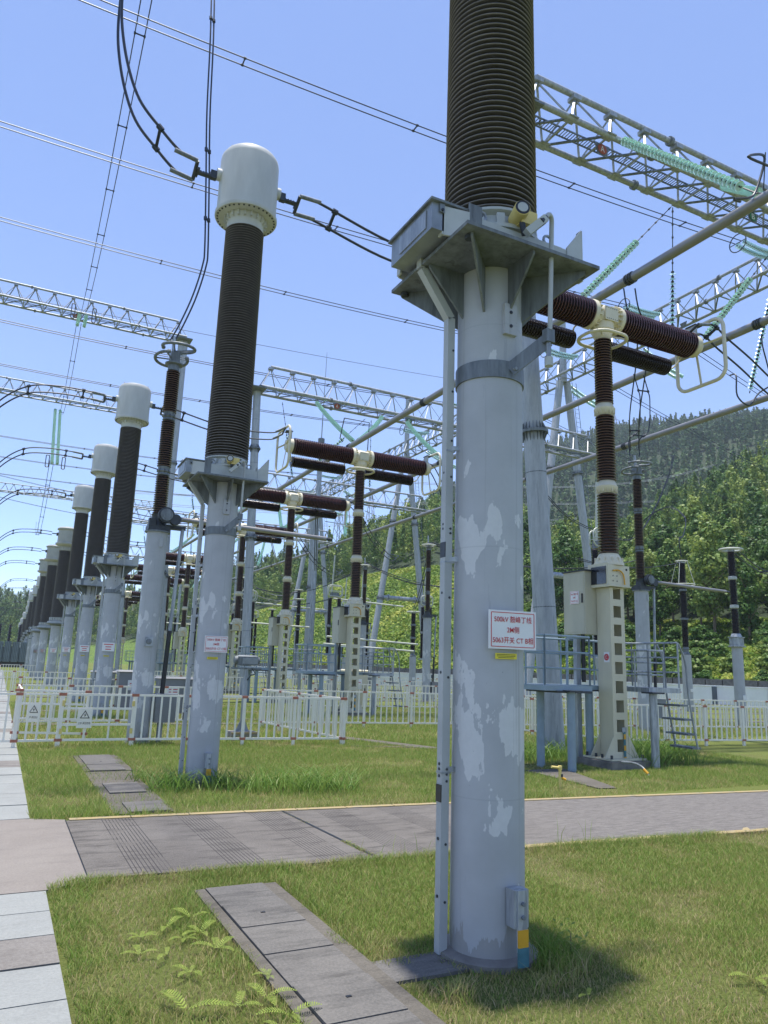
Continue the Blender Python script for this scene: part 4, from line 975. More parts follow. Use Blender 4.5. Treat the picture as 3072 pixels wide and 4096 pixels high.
string((2.35, 85.6, 28.4), (2.55, 79.5, 20.5), .17, .2, 'long doubled teal string hanging below the second left gantry', GS, 1.5, individual=False, double=.5)
for s in (-1, 1):
    m = MB(); m.tube(rrect((2.6+.75*s, 79.6, 20.9), .3, 1.3, .1, (1, 0, 0), (0, .2, 1)), .05, 'castiron', closed=True, n=6); m.build('grading_hoop', None, 'thin hoop %s of the long teal string below the second left gantry' % ('left' if s < 0 else 'right'), 'hoop')
# horn loops on pipes and droppers to the disconnectors
m = MB(); m.tube(smooth_path([(13.52, 8.9, 12.62), (12.88, 8.9, 12.6), (13.65, 9.1, 13.08), (13.85, 9.2, 13.01), (13.64, 9.3, 12.31), (13.4, 9.3, 12.05), (12.74, 9.2, 11.72), (13.07, 9.3, 11.83)], 4), .028, 'castiron', 8); m.bar((13.55, 8.95, 13.0), (13.75, 9.2, 12.3), .02, .02, 'castiron'); m.build('arcing_horn', None, 'bent dark arcing horn loop at the upper right edge', 'arcing horn')
m = MB(); m.tube([(13.4, 31.2, 13.4), (14.6, 30.9, 13.3), (14.75, 31.3, 12.0), (14.5, 31.4, 11.8)], .026, 'castiron', 8); m.tube([(13.4, 31.2, 13.4), (13.3, 31.4, 12.4), (13.5, 31.5, 12.3)], .026, 'castiron', 8); m.build('arcing_horn', None, 'dark arcing horn frame around the pipe below the middle gantry', 'arcing horn')
m = MB(); m.tube(smooth_path([(23.4, 17.6, 13.0), (23.2, 17.2, 12.8), (23.2, 17.2, 12.0), (23.7, 17.1, 11.7), (24.3, 17.1, 12.3), (24.6, 16.6, 12.6)], 5), .03, 'castiron', 8); m.build('arcing_horn', None, 'dark arcing horn loop on the lowest bus pipe', 'arcing horn')
def pipe_drop(x, y, xe, ye, ze, lab):
    a, b = Vector((x, y, 11.75)), Vector((xe, ye, ze)); q = (a+b)/2
    wire_pair('dropper_conductor', lab, 'conductor', smooth_path([a, a+Vector((.3, .1, -.5)), a.lerp(b, .3)+Vector((.35, 0, 0)), a.lerp(b, .65)+Vector((.35, 0, 0)), b+Vector((0, 0, .6)), b]), (.35, -.1, 0), .02, [.2, .72], 'droppers from the bus pipes')
pipe_drop(18.2, 17.2, 18.2, 17.5, 8.9, 'twin dropper falling to the disconnector right of the cream breaker')
wire_pair('dropper_conductor', 'long twin dropper from the uppermost bus pipe past the breaker head', 'conductor', smooth_path([(13.6, 13.05, 11.7), (13.75, 13.1, 11.2), (14.6, 13.6, 10.6), (16.3, 15.6, 9.6), (17.7, 17.0, 9.6), (18.15, 17.45, 9.1)]), (.25, -.15, 0), .02, [.3, .8], 'droppers from the bus pipes')
wire_pair('dropper_conductor', 'twin dropper hanging down at the right edge onto the rings', 'conductor', smooth_path([(19.3, 13.2, 11.8), (19.4, 13.2, 11.2), (21.5, 14.2, 10.2), (25.5, 15.8, 9.6), (30, 17.4, 9.4), (31.4, 17.6, 9.0)]), (.25, -.15, 0), .022, [.3, .8], 'droppers from the bus pipes')
# jumpers right of the breakers
wire_pair('jumper_conductor', 'thick twin jumper leaving the right terminal of the nearest breaker', 'conductor', smooth_path([(13.2, 10.8, 9.5), (13.7, 10.8, 9.6), (14.3, 10.9, 9.45), (15.2, 11.0, 9.2), (16.6, 11.2, 8.8), (18.5, 11.4, 8.4)]), (.0, .3, -.12), .024, [.25], ends=True)
for x, y, l in ((13.8, 23.9, 'second'), (14.1, 31.9, 'third'), (14.4, 40.9, 'fourth')):
    wire_pair('jumper_conductor', 'twin jumper sagging right from the %s breaker' % l, 'conductor', smooth_path([(x, y, 9.4), (x+.5, y+.2, 9.2), (x+2.2, y+1.5, 8.0), (x+4.5, y+4, 7.6), (x+6.5, y+7, 8.2), (x+7, y+9, 8.6)]), (.0, .3, -.12), .022, [.3, .5])
for i, (a, b, s) in enumerate([((20.6, 35, 8.5), (23, 41, 5.3), .5), ((20.6, 35, 8.6), (31, 30, 8.0), .9), ((21.4, 45, 8.6), (29, 44, 7.8), .8), ((16, 52, 7), (21.4, 45, 8.5), 1.0), ((25, 19, 6.5), (31.5, 21, 6.6), .5), ((26.3, 29.5, 7.6), (31.7, 27.5, 7.7), .4)]):
    wire_pair('jumper_conductor', ['sagging twin wire left of the nearest pole, lower one', 'sagging twin wire left of the nearest pole, upper one', 'sagging twin wire behind the second breaker column', 'sagging twin wire behind the third breaker column', 'twin wire leaving the flat-ringed post toward the right edge', 'twin wire reaching the cone-ringed arrester from the left'][i], 'conductor', sagline(a, b, s, 20), (0, .25, 0), .022, [.4])
wire_pair('jumper_conductor', 'long sagging twin wire under the blue sky beside the nearest breaker column', 'conductor', smooth_path([(25, 31, 11.6), (28, 32, 10.4), (32, 33, 9.9), (34.6, 33.5, 10.2), (37, 34, 12.5), (38.6, 34.2, 15), (39.2, 34.2, 16.5)]), (.2, .3, 0), .024, [.3, .55])
wire_pair('dropper_conductor', 'curved twin dropper ending on the cone-ringed surge arrester', 'conductor', smooth_path([(34, 33.4, 9.9), (33.9, 32, 11), (33.7, 30, 11.4), (33.4, 28.6, 10.5), (32.4, 27.9, 9.3), (31.6, 27.5, 8.9), (31.7, 27.5, 8.0)]), (.2, .2, 0), .02, [.5, .8])
for k, (x, y, zp, zt, bx) in enumerate([(17.4, 60, 4.2, 8.6, True), (21.6, 58, 2.9, 7.0, False), (24.5, 66, 4.2, 8.6, True), (18.2, 76, 4.2, 8.6, True), (22.4, 84, 2.9, 7.2, False), (27.5, 36.5, 2.8, 6.8, False), (15.0, 66, 2.9, 7.0, False), (17, 95, 4.2, 8.6, True), (13.9, 84, 3, 7, False), (26, 78, 3, 7.5, False)]):
    make_post('one of the small distant ringed insulator posts standing among the far breakers', (x, y, 0), zp, zt, box=bx, r=.18, group='distant ringed posts among the far breakers')
for k, (x, y, h) in enumerate([(14.6, 63, 6), (18.6, 66, 6), (22, 72, 6), (15.5, 79, 6), (19.5, 90, 6), (25.5, 57, 6.2), (28, 48, 6.2)]):
    make_panto('one of the small distant disconnectors with oval rings among the far posts', (x, y, 0), h)
tb = 'pale horizontal tube linking posts between the breakers and the slope'
for a, b in (((16.5, 39.5, 3.3), (22.5, 39.5, 3.1)), ((16.6, 40.2, 2.9), (22.6, 40.2, 2.7)), ((14.0, 50, 4.4), (19.5, 50, 4.3)), ((18.5, 60, 6.6), (25, 60, 6.4)), ((13, 70, 5), (19, 70, 4.9)), ((20, 47, 6.2), (25.5, 47, 6.0))):
    m = MB(); d = Vector(b)-Vector(a); m.cyl((0, 0, 0), d, .06, 'pantograph', n=10); m.build('link_tube', None, tb, 'tube', 'pale tubes linking posts', loc=a)
for k, (a, b, sg) in enumerate([((12.5, 31.9, 9), (17.4, 44, 7.6), .9), ((13.2, 40.9, 9), (18.8, 52, 7.6), .9), ((12, 56, 9), (17.4, 60, 8.6), .6), ((17.4, 60, 8.7), (24.5, 66, 8.6), 1.0), ((18.2, 76, 8.6), (25.5, 57, 7.6), 1.2), ((13.8, 56, 9), (21.6, 58, 7), 1.1), ((21.4, 45, 8.6), (27.5, 36.5, 6.8), .8), ((14.5, 64.7, 9), (18.6, 66, 7.4), .6)]):
    wire_pair('jumper_conductor', 'one of the small sagging twin wires between distant posts and breakers', 'conductor', sagline(a, b, sg, 16), (0, .25, .05), .022, [.5], 'small wires between distant posts', mat='pipe' if k % 2 else 'wire')
for k, (a, b, sg) in enumerate([((37, 33, 25), (150, 60, 31), 3), ((37, 41, 25), (150, 75, 33), 3), ((37, 50, 25), (150, 92, 36), 3), ((37, 60, 25), (150, 110, 38), 3), ((37, 25, 25), (140, 40, 30), 3), ((-25, 118, 31), (36, 118, 25), 2), ((-25, 135, 31), (36, 135, 25), 2)]):
    wire_pair('overhead_conductor', 'one of the thin distant twin lines crossing the sky behind the gantries', 'conductor', sagline(a, b, sg, 20), (0, .4, 0), .026, [.25, .5, .75], 'thin distant lines behind the gantries')
# ------------------------------------------------------------------ white fences
def fence(label, a, b, nposts=None, gate=False, fence_h=1.0, step=.165, sign=None):
    a, b = Vector(a), Vector(b); L = (b-a).length; d = (b-a)/L; rz = math.atan2(d.y, d.x)
    t = thing('fence_gate' if gate else 'picket_fence', label, 'gate' if gate else 'fence', a, rz)
    k = nposts or max(1, round(L/1.3)); w = .035
    for zz in [.14, fence_h-.02]+([.42, .72] if gate else []): m = MB(); m.box((L/2, 0, zz), (L, .04, .04), 'fence'); m.build('rail', t)
    m = MB(); n = max(2, int(L/step)) if not gate else max(2, int(L/.34))
    for i in range(1, n):
        x = L*i/n; m.box((x, 0, fence_h/2+.06), (w, .022, fence_h-.2), 'fence')
    m.build('pickets', t)
    for i in range(k+1):
        x = L*i/k; m = MB(); m.box((x, 0, fence_h/2-.01), (.06, .058, fence_h), 'fence'); o = m.build('post', t)
        for zz in (.14, fence_h-.02): m = MB(); m.box((x, 0, zz), (.12, .062, .052), 'fence_joint'); m.build('joint_cap', o)
    if gate:
        for x in (0.02, L-.02):
            for zz in (.3, .82): m = MB(); m.box((x, -.03, zz), (.05, .03, .1), 'yellow'); m.build('hinge', t)
    if sign:
        s = MB(); s.box((0, 0, 0), (.27, .36, .008), 'fence'); 
        s.prism([(-.09, .0, .005), (.09, 0, .005), (0, .15, .005)], (0, 0, .003), 'black'); s.prism([(-.066, .014, .009), (.066, .014, .009), (0, .122, .009)], (0, 0, .003), 'fence')
        s.prism([(.014, .10, .013), (-.022, .055, .013), (.0, .058, .013), (-.012, .02, .013), (.024, .066, .013), (.004, .066, .013)], (0, 0, .002), 'black')
        o = s.build('warning_sign', t); o.location = (sign, -.045, .54); o.rotation_euler = (R(90), 0, 0)
        text('止步 高压危险', .22, .045, 'black', o, (0, -.09, .006), (0, 0, 0))
    return t
fence('white picket fence piece across the paved walk at the left edge', (-2.2, 15.62, 0), (.42, 15.62, 0))
fence('white gate at the left, its warning sign nearest the walk', (.44, 17.3, 0), (1.75, 16.9, 0), 1, True, sign=.35)
fence('white fence piece with faint joints between the walk and the gate', (.42, 15.62, 0), (1.16, 15.7, 0), 1)
fence('white gate carrying the lightning warning sign below the transformer poles', (1.18, 15.7, 0), (2.5, 15.7, 0), 1, True, sign=.42)
fence('long white fence running behind the second transformer pole to the corner', (2.52, 15.7, 0), (6.88, 15.35, 0), 4)
fence('white fence piece receding from the corner behind the lawn', (6.9, 15.3, 0), (6.5, 19.8, 0), 4)
fence('white fence seen between the corner and the nearest pole', (6.55, 19.85, 0), (12.2, 19.0, 0), 4)
fence('white fence piece just right of the nearest pole behind the blue platform', (12.2, 19.0, 0), (14.0, 14.2, 0), 4)
fence('white fence stretching to the right edge behind the cream breaker', (14.0, 14.1, 0), (22.5, 12.9, 0), 7)
fence('second white fence row farther back on the right', (14.3, 18.6, 0), (30, 16.0, 0), 12)
fence('white fence across the left row behind the gate', (.5, 20.0, 0), (5.2, 20.6, 0), 4)
fence('white fence receding along the paved walk', (.5, 17.3, 0), (.5, 20.0, 0), 2)
fence('second white fence enclosure on the far left, upper rail', (.7, 27, 0), (3.6, 26.7, 0), 2)
fence('white fence farther left around the far transformer poles', (-.6, 36, 0), (4.4, 36, 0), 4)
fence('white fence at the far left end of the row', (-1.2, 58, 0), (4.0, 58, 0), 4)
fence('far white fence in front of the white wall, middle part', (11, 27.5, 0), (30, 26.5, 0), 14)
fence('far white fence row behind the second breaker', (6, 35, 0), (24, 35, 0), 12)
fence('farthest white fence row before the wall', (8, 47, 0), (30, 47, 0), 14)
# ------------------------------------------------------------------ maintenance platforms
def make_platform():
    t = thing('maintenance_platform', 'x', 'platform', group='railed platforms beside the breakers')
    m = MB(); m.box((-.40, .80, 1.44), (2.6, .50, .09), 'rail_blue'); m.box((-1.2, .22, 1.432), (1.1, .65, .09), 'rail_blue'); m.box((-1.1, .3, 1.37), (.8, .9, .04), 'castiron'); m.box((1.15, .24, 1.434), (.85, .80, .09), 'galv')
    m.build('deck', t)
    for x, y in ((-1.32, .56), (-1.20, -.2+.05), (0.0-.02, .68), (.78, -.20)):
        m = MB(); m.cyl((x, y, 0), (x, y, 1.40), .075, 'rail_blue' if x < .5 else 'galv', n=16); m.box((x, y, 1.385), (.3, .3, .03), 'castiron'); m.build('leg', t)
    def railing(pts, mat='rail_blue', z0=1.485, h=.88):
        m = MB()
        for f in (.0, .33, .66):
            m.tube([Vector((x, y, z0+h*(1-f))) for x, y in pts], .017 if f else .021, mat, 8)
        for (x0, y0), (x1, y1) in zip(pts[:-1], pts[1:]):
            L = math.hypot(x1-x0, y1-y0); n = max(1, round(L/.45))
            for i in range(n+1): m.cyl((x0+(x1-x0)*i/n, y0+(y1-y0)*i/n, z0), (x0+(x1-x0)*i/n, y0+(y1-y0)*i/n, z0+h), .018, mat, n=8)
        m.build('railing', t)
    railing([(-1.73, -.08), (-.68, -.08), (-.67, .56)]); railing([(-1.73, -.08), (-1.73, 1.02), (.88, 1.02)]); railing([(.88, 1.02), (1.5, 1.02), (1.56, .20), (1.56, -.14)], 'galv'); railing([(.75, .56), (.75, -.14), (1.15, -.14)], 'galv', h=.7)
    m = MB()
    for s in (0, 1): m.tube(smooth_path([(1.6, -.12+.55*s, 2.36), (1.78, -.12+.55*s, 2.0), (1.84, -.12+.55*s, 1.3), (2.02, -.12+.55*s, .32)], 5), .02, 'galv', 8)
    for k, (x, z) in enumerate(((1.68, 1.15), (1.78, .88), (1.88, .60), (1.98, .34))): m.box((x, .15, z), (.24, .56, .035), 'galv_dark')
    m.build('ladder', t)
    return t
pl = make_platform(); pl.location = (10.43, 10.75, 0); pl['label'] = 'light blue railed platform on round legs behind the nearest breaker'
for i, ((x, y, z), _) in enumerate(br[:6]):
    copy_tree(pl, (x, y, 0), 0, 'railed service platform beside the %s breaker' % ord_ if False else 'railed service platform beside the %s breaker from the camera' % (['second', 'third', 'fourth', 'fifth', 'sixth', 'seventh'][i]))
# ------------------------------------------------------------------ cabinets, lamp, hydrant, transformer
def kiosk(loc, label, w=.9, d=.6, h=1.1, mat='box_grey'):
    t = thing('control_kiosk', label, 'cabinet', loc, group='grey kiosks behind the left fence')
    m = MB(); m.box((0, 0, h/2), (w, d, h), mat); m.build('body', t)
    m = MB(); m.box((0, 0, h+.03), (w+.12, d+.12, .05), mat, taper=.9); m.build('roof', t)
    m = MB(); m.box((0, -d/2-.006, h*.66), (w*.42, .008, h*.26), 'white'); 
    for k in range(2): m.box((0, -d/2-.012, h*.70-.08*k), (w*.3, .004, .025), 'red')
    m.build('name_sign', t); m = MB(); m.box((w*.36, -d/2-.015, h*.5), (.03, .03, .14), 'dark'); m.build('handle', t); return t
kiosk((5.05, 24.8, 0), 'grey kiosk with white sign, right of the left disconnector pole'); kiosk((6.0, 24.5, 0), 'grey kiosk with white sign partly behind the conduit'); kiosk((4.1, 26.5, 0), 'taller grey kiosk left of the disconnector drive cabinet', 1.0, .7, 1.25)
kiosk((3.9, 33, 0), 'far grey kiosk between the transformer poles'); t = kiosk((13.0, 28.0, 0), 'cream kiosk beside the second breaker', .9, .7, 1.5, 'cream')
t = thing('floodlight', 'grey-lensed floodlight on a short post over a concrete block, right of the second pole', 'floodlight', (5.05, 16.75, 0))
m = MB(); m.box((0, 0, .09), (.62, .5, .18), 'concrete_d', taper=.94); m.box((0, -.246, .16), (.62, .012, .04), 'kerb'); m.build('concrete_base', t)
m = MB(); m.cyl((0, 0, .18), (0, 0, 1.55), .055, 'galv', n=14); m.lathe([(.16, .18), (.16, .20), (.055, .21), (.055, .21)], 'galv', n=16)
for k in range(4): a = k*math.pi/2; m.prism([(.05*math.cos(a), .05*math.sin(a), .2), (.15*math.cos(a), .15*math.sin(a), .2), (.05*math.cos(a), .05*math.sin(a), .42)], (.008*math.sin(a), .008*math.cos(a), 0), 'galv')
m.box((0, 0, 1.56), (.7, .1, .04), 'galv_dark'); m.build('post', t)
m = MB(); m.lathe([(.0, -.30), (.08, -.29), (.115, -.2), (.12, 0), (.115, .2), (.08, .29), (0, .30)], 'plate', (0, .0, 1.74), (1, 0, 0), 20); m.box((.0, -.09, 1.73), (.46, .1, .19), 'galv_dark'); m.build('lamp_housing', t)
m = MB(); m.box((.04, -.145, 1.73), (.36, .01, .13), 'stainless'); m.build('lens', t)
m = MB(); m.tube(smooth_path([(.12, -.05, 1.56), (.2, -.05, 1.45), (.1, -.05, 1.4), (.03, -.05, 1.3)], 5), .012, 'dark', 6); m.build('cable', t)
t = copy_tree(t, (3.6, 52, 0), 0, 'small distant floodlight on a post at the far left')
t = thing('water_tap', 'yellow banded water tap pipe standing in the grass', 'tap', (7.73, 9.15, 0))
m = MB(); m.cyl((0, 0, 0), (0, 0, .30), .022, 'yellow', n=10); m.cyl((0, 0, .3), (-.16, 0, .32), .018, 'yellow', n=10); m.lathe([(.03, .27), (.034, .3), (.03, .33)], 'yellow', n=10); m.build('pipe', t)
m = MB(); m.cyl((0, 0, .17), (.09, -.02, .13), .018, 'yellow_tape', n=8); m.cyl((.02, 0, .17), (.02, 0, .21), .03, 'castiron', n=8); m.build('valve', t)
t = thing('concrete_pipe_bend', 'short grey pipe with a yellow band bending off the breaker base', 'pipe', (10.2, 10.2, .13))
m = MB(); m.tube(smooth_path([(0, .2, .04), (.1, .0, .04), (.05, -.25, .0), (.05, -.4, -.13)], 5), .02, 'galv_dark', 8); m.tube([(.02, -.3, -.02), (.05, -.37, -.09)], .024, 'yellow_tape', 8); m.build('pipe', t)
t = thing('power_transformer', 'big blue-grey transformer with tall radiator fins at the far left end', 'transformer', (.8, 112, 0))
m = MB(); m.box((0, 0, 1.3), (4.4, 3, 2.6), 'transf'); m.box((0, 0, .4), (4.6, 3.3, .8), 'dark'); m.build('tank', t)
for k in range(5):
    m = MB(); m.box((-1.9+.95*k, -1.7, 2.0), (.8, .5, 2.6), 'transf')
    for j in range(4): m.box((-2.2+.95*k+.2*j, -1.97, 2.0), (.03, .06, 2.5), 'dark')
    m.build('radiator', t)
for k in range(3): m = MB(); m.lathe(sheds(.25, .2, 2.7, 5.6, .2, .15, .12), 'porc_d', (-1.2+1.2*k, 0, 0), n=14); m.build('bushing', t)
# ------------------------------------------------------------------ white boundary wall
t = thing('boundary_wall', 'long low white wall with grey piers at the foot of the hill', 'wall', (0, 0, 0))
WP = [(58, 8), (44, 31.9), (37, 50), (31.5, 80), (30, 130)]
for (x0, y0), (x1, y1) in zip(WP[:-1], WP[1:]):
    m = MB(); m.bar((x0, y0, .58), (x1, y1, .58), .24, 1.16, 'wall'); m.build('wall_panel', t)
    m = MB(); m.bar((x0, y0, 1.2), (x1, y1, 1.2), .34, .07, 'wall'); m.build('coping', t)
    L = math.hypot(x1-x0, y1-y0); n = int(L/5.5)
    for i in range(n):
        x, y = x0+(x1-x0)*(i+.5)/n, y0+(y1-y0)*(i+.5)/n; m = MB(); m.bar((x, y, 0), (x, y, 1.168), .36, .36, 'wall_trim'); m.build('pier', t)
t = thing('stone_kerb_wall', 'row of dark stone blocks just above the white wall', 'wall', (0, 0, 0)); m = MB()
for (x0, y0), (x1, y1) in zip(WP[:-1], WP[1:]):
    L = math.hypot(x1-x0, y1-y0); n = int(L/1.1)
    for i in range(n):
        f0, f1 = i/n, (i+.94)/n; dx, dy = (y0-y1)/L, (x1-x0)/L; o = -2.2
        m.bar((x0+(x1-x0)*f0+dx*o, y0+(y1-y0)*f0+dy*o, .9), (x0+(x1-x0)*f1+dx*o, y0+(y1-y0)*f1+dy*o, .9), .4, 1.45+.12*rnd.random(), 'concrete_d')
m.build('stone_blocks', t)

# ------------------------------------------------------------------ hills
AZ = np.array([-35, -10, 0, 8, 16, 22, 27, 31, 36, 40, 45, 50, 55, 62, 80.])
def az(*v): return np.array(v, float)
RB = az(320, 300, 270, 220, 150, 112, 96, 84, 76, 70, 64, 60, 58, 58, 60)      # foot of the hill
RG = az(340, 320, 290, 240, 178, 146, 128, 116, 100, 88, 76, 70, 67, 66, 68)    # top of the open slope
TG = az(0, 0, 0, .012, .055, .092, .112, .126, .085, .055, .03, .025, .022, .022, .02)
RR = az(470, 450, 430, 360, 300, 262, 245, 232, 222, 214, 206, 200, 195, 190, 190)   # near ridge
TR = az(.03, .045, .055, .062, .095, .12, .165, .198, .175, .135, .15, .20, .232, .25, .25)
RF = 640.0
TF = az(0, 0, 0, .03, .07, .10, .16, .225, .272, .300, .319, .322, .320, .31, .3)
def hill_z(x, y):
    r = np.hypot(x, y); a = np.degrees(np.arctan2(x, y)); g = lambda T: np.interp(a, AZ, T)
    rb, rg, rr = g(RB), g(RG), g(RR); zg, zr, zf = g(TG)*rg+1.7*(g(TG) > 0), g(TR)*rr+1.7, g(TF)*RF+1.7
    sm = lambda t: t*t*(3-2*t)
    z = np.where(r < rb, 0, np.where(r < rg, zg*np.clip((r-rb)/(rg-rb), 0, 1), zg+(zr-zg)*np.clip((r-rg)/(rr-rg), 0, 1)))
    t = np.clip((r-rr)/(RF-rr), 0, 1); far = zr+(zf-zr)*t-18*np.sin(np.pi*np.clip(t*2.2, 0, 1))*(zf > zr)
    z = np.where(r > rr, far, z)
    z = np.where(r > RF, zf-(r-RF)*.25, z)
    w = np.clip((r-rb)/12, 0, 1)
    n = np.sin(x*.11+1)*np.cos(y*.09)*1.1+np.sin(x*.031+y*.043)*2.2*np.clip((r-rg)/60, 0, 1)+np.sin(x*.3)*np.sin(y*.27)*.3
    return z+w*n*.7
na, nr = 230, 210
aa = np.radians(np.linspace(-32, 78, na)); rr_ = np.concatenate([np.linspace(55, 260, 110), np.linspace(262, 900, 100)])
A_, R_ = np.meshgrid(aa, rr_, indexing='ij'); X, Y = R_*np.sin(A_), R_*np.cos(A_); Z = hill_z(X, Y)-.03
Z = np.where(R_ < np.interp(np.degrees(A_), AZ, RB), -.06, Z)
V = np.stack([X, Y, Z], -1).reshape(-1, 3); i, j = np.meshgrid(np.arange(na-1), np.arange(nr-1), indexing='ij'); q = (i*nr+j).ravel()
me = bpy.data.meshes.new('hill_terrain'); me.from_pydata(V.tolist(), [], np.stack([q, q+nr, q+nr+1, q+1], 1).tolist()); me.materials.append(M['hill']); me.polygons.foreach_set('use_smooth', [True]*len(me.polygons))
at_ = me.attributes.new('wooded', 'FLOAT', 'POINT'); at_.data.foreach_set('value', np.clip((R_-np.interp(np.degrees(A_), AZ, RG)-6)/10, 0, 1).ravel().astype(np.float32))
o = bpy.data.objects.new('hill_terrain', me); COL.objects.link(o); o['kind'] = 'structure'
# leaf crowns
def crown(n, h, r, size, shape='round', z0=.25):
    nl = 9 if n > 200 else 5; P = []; N = []; T = []
    for k in range(nl):
        hz = z0+(1-z0)*(k+.5)/nl; prof = (math.sin(math.pi*min(1, (hz-z0)/(1-z0)*.8+.16))**.8) if shape == 'round' else max(.12, 1.05-(hz-z0)/(1-z0))
        a = k*2.4+rs.rand()*2; off = r*prof*.32; c = np.array([off*math.cos(a), off*math.sin(a), h*hz]); rad = np.array([r*prof*.68, r*prof*.68, h*(1-z0)/nl*1.15])
        m_ = n//nl; d = rs.normal(size=(m_, 3)); d /= np.linalg.norm(d, axis=1, keepdims=True); rr = rs.rand(m_, 1)**.33*(.75+.4*rs.rand(m_, 1))
        T.append(np.full(m_, .13*rs.normal()+.10*(hz-.5))); P.append(c+d*rad*rr); N.append(d+rs.normal(size=(m_, 3))*.55+np.array([0, 0, .35]))
    P = np.concatenate(P); N = np.concatenate(N); V, F = quads(P, N, size*(.6+.8*rs.rand(len(P))), .75)
    tone = np.clip(.5+.11*rs.normal(size=len(P))+np.concatenate(T), 0, 1); return V, F, tone
def forest(name, pts, protos, hs, mat, tonevar, **kw):
    VV, FF, TT = [], [], []; o = 0
    for (x, y, z), s in zip(pts, hs):
        V, F, t = protos[rs.randint(len(protos))]; a = rs.rand()*6.28; c, s_ = math.cos(a), math.sin(a)
        W = V*np.array([s*(.85+.3*rs.rand())]*2+[s]); W = np.stack([W[:, 0]*c-W[:, 1]*s_+x, W[:, 0]*s_+W[:, 1]*c+y, W[:, 2]+z], 1)
        VV.append(W); FF.append(F+o); TT.append(np.clip(t+tonevar(x, y), 0, 1)); o += len(V)
    return parray(name, np.concatenate(VV), np.concatenate(FF), np.concatenate(TT), mat, **kw)
def scatter(n, a0, a1, rfun, dmin):
    out = []; grid = {}
    for _ in range(n):
        a = rs.uniform(a0, a1); lo, hi = rfun(a); r = math.sqrt(rs.uniform(lo*lo, hi*hi)); x, y = r*math.sin(math.radians(a)), r*math.cos(math.radians(a))
        k = (int(x//dmin), int(y//dmin)); 
        if any((x-u)**2+(y-v)**2 < dmin*dmin for i in (-1, 0, 1) for j in (-1, 0, 1) for u, v in grid.get((k[0]+i, k[1]+j), ())): continue
        grid.setdefault(k, []).append((x, y)); out.append((x, y))
    return out
gi = lambda T, a: float(np.interp(a, AZ, T))
tv = lambda x, y: .14*math.sin(x*.05+y*.03)+.15*rs.normal()
near = scatter(16000, -4, 60, lambda a: (gi(RG, a)+(15 if 12 < a < 38 else 6), gi(RR, a)+6), 3.2)
ind = [p for p in near if 39 < math.degrees(math.atan2(*p)) < 57.5 and math.hypot(*p) < 102]
ind = sorted(ind, key=lambda p: math.hypot(*p))[:70]; iset = set(ind); near = [p for p in near if p not in iset]
pr = [crown(620, 8.6+.5*k, 2.0+.12*k, .42, 'round' if k % 3 else 'cone', .2) for k in range(7)]
zs = hill_z(np.array([p[0] for p in near]), np.array([p[1] for p in near]))
forest('near_forest', [(p[0], p[1], z-.8) for p, z in zip(near, zs)], pr, [.75+.5*rs.rand() for _ in near], 'leaf', tv, kind='stuff', label='mixed green woodland covering the nearer ridge', cat='forest')
far = scatter(60000, 10, 60, lambda a: (gi(RR, a)+60, 655), 4.4)
pf = [crown(70, 10, 2.9, 1.5, 'cone', .1) for _ in range(6)]
zs = hill_z(np.array([p[0] for p in far]), np.array([p[1] for p in far]))
forest('far_forest', [(p[0], p[1], z-.6) for p, z in zip(far, zs)], pf, [.8+.45*rs.rand() for _ in far], 'leaf_far', tv, kind='stuff', label='dark conifer-like woodland on the high far ridge', cat='forest')
# individual trees at the foot of the slope
def tree_proto(k):
    t = thing('broadleaf_tree', 'leafy green tree at the foot of the wooded slope', 'tree', group='trees one by one along the foot of the wooded hill')
    V, F, to = crown(2600, 8.5+k % 3, 2.3+.25*(k % 4), .34, 'round', .22); parray('crown', V, F, np.clip(to+(.18*(k % 3)-.12), 0, 1), 'leaf', parent=t)
    m = MB(); m.tube(smooth_path([(0, 0, -.6), (.1, .05, 2), (-.1, .1, 4.5), (.05, 0, 7.2)], 4), .13, 'bark', 7)
    for q in range(6): a = q*1.1+k; z = 2+q*.75; m.tube([(0, .05, z), (.9*math.cos(a), .9*math.sin(a), z+.9), (1.6*math.cos(a), 1.6*math.sin(a), z+1.3)], .04, 'bark', 5)
    m.build('trunk', t); return t
pts = [tree_proto(k) for k in range(5)]; used = set()
for k, (x, y) in enumerate(ind):
    z = float(hill_z(np.array([x]), np.array([y]))[0]); i = k % 5
    c = pts[i] if i not in used else copy_tree(pts[i]); used.add(i); c.location = (x, y, z); c.rotation_euler = (0, 0, rnd.random()*6.28); s = .8+.4*rnd.random(); c.scale = (s, s, s)
# shrubs on the slope above the wall
def shrub_proto(k, mat='leaf'):
    t = thing('shrub', 'low leafy shrub on the bright green bank above the white wall', 'shrub', group='shrubs on the bank above the white wall')
    V, F, to = crown(1300, 2.0, 1.5, .26, 'round', .0); parray('foliage', V, F, np.clip(to+(-.1, .25, .05)[k % 3], 0, 1), mat, parent=t)
    m = MB(); m.tube([(0, 0, -.2), (.1, 0, .9), (.0, .2, 1.4)], .05, 'bark', 5); m.build('stem', t); return t
sp = [shrub_proto(k) for k in range(3)]; used = set()
sh = scatter(420, 37, 57, lambda a: (gi(RB, a)+1, gi(RG, a)+9), 2.4)[:75]
for k, (x, y) in enumerate(sh):
    z = float(hill_z(np.array([x]), np.array([y]))[0]); i = k % 3; c = sp[i] if i not in used else copy_tree(sp[i]); used.add(i); c.location = (x, y, z-.1); s = .55+.65*rnd.random(); c.scale = (s*1.1, s*1.1, s*.9); c.rotation_euler = (0, 0, rnd.random()*6)
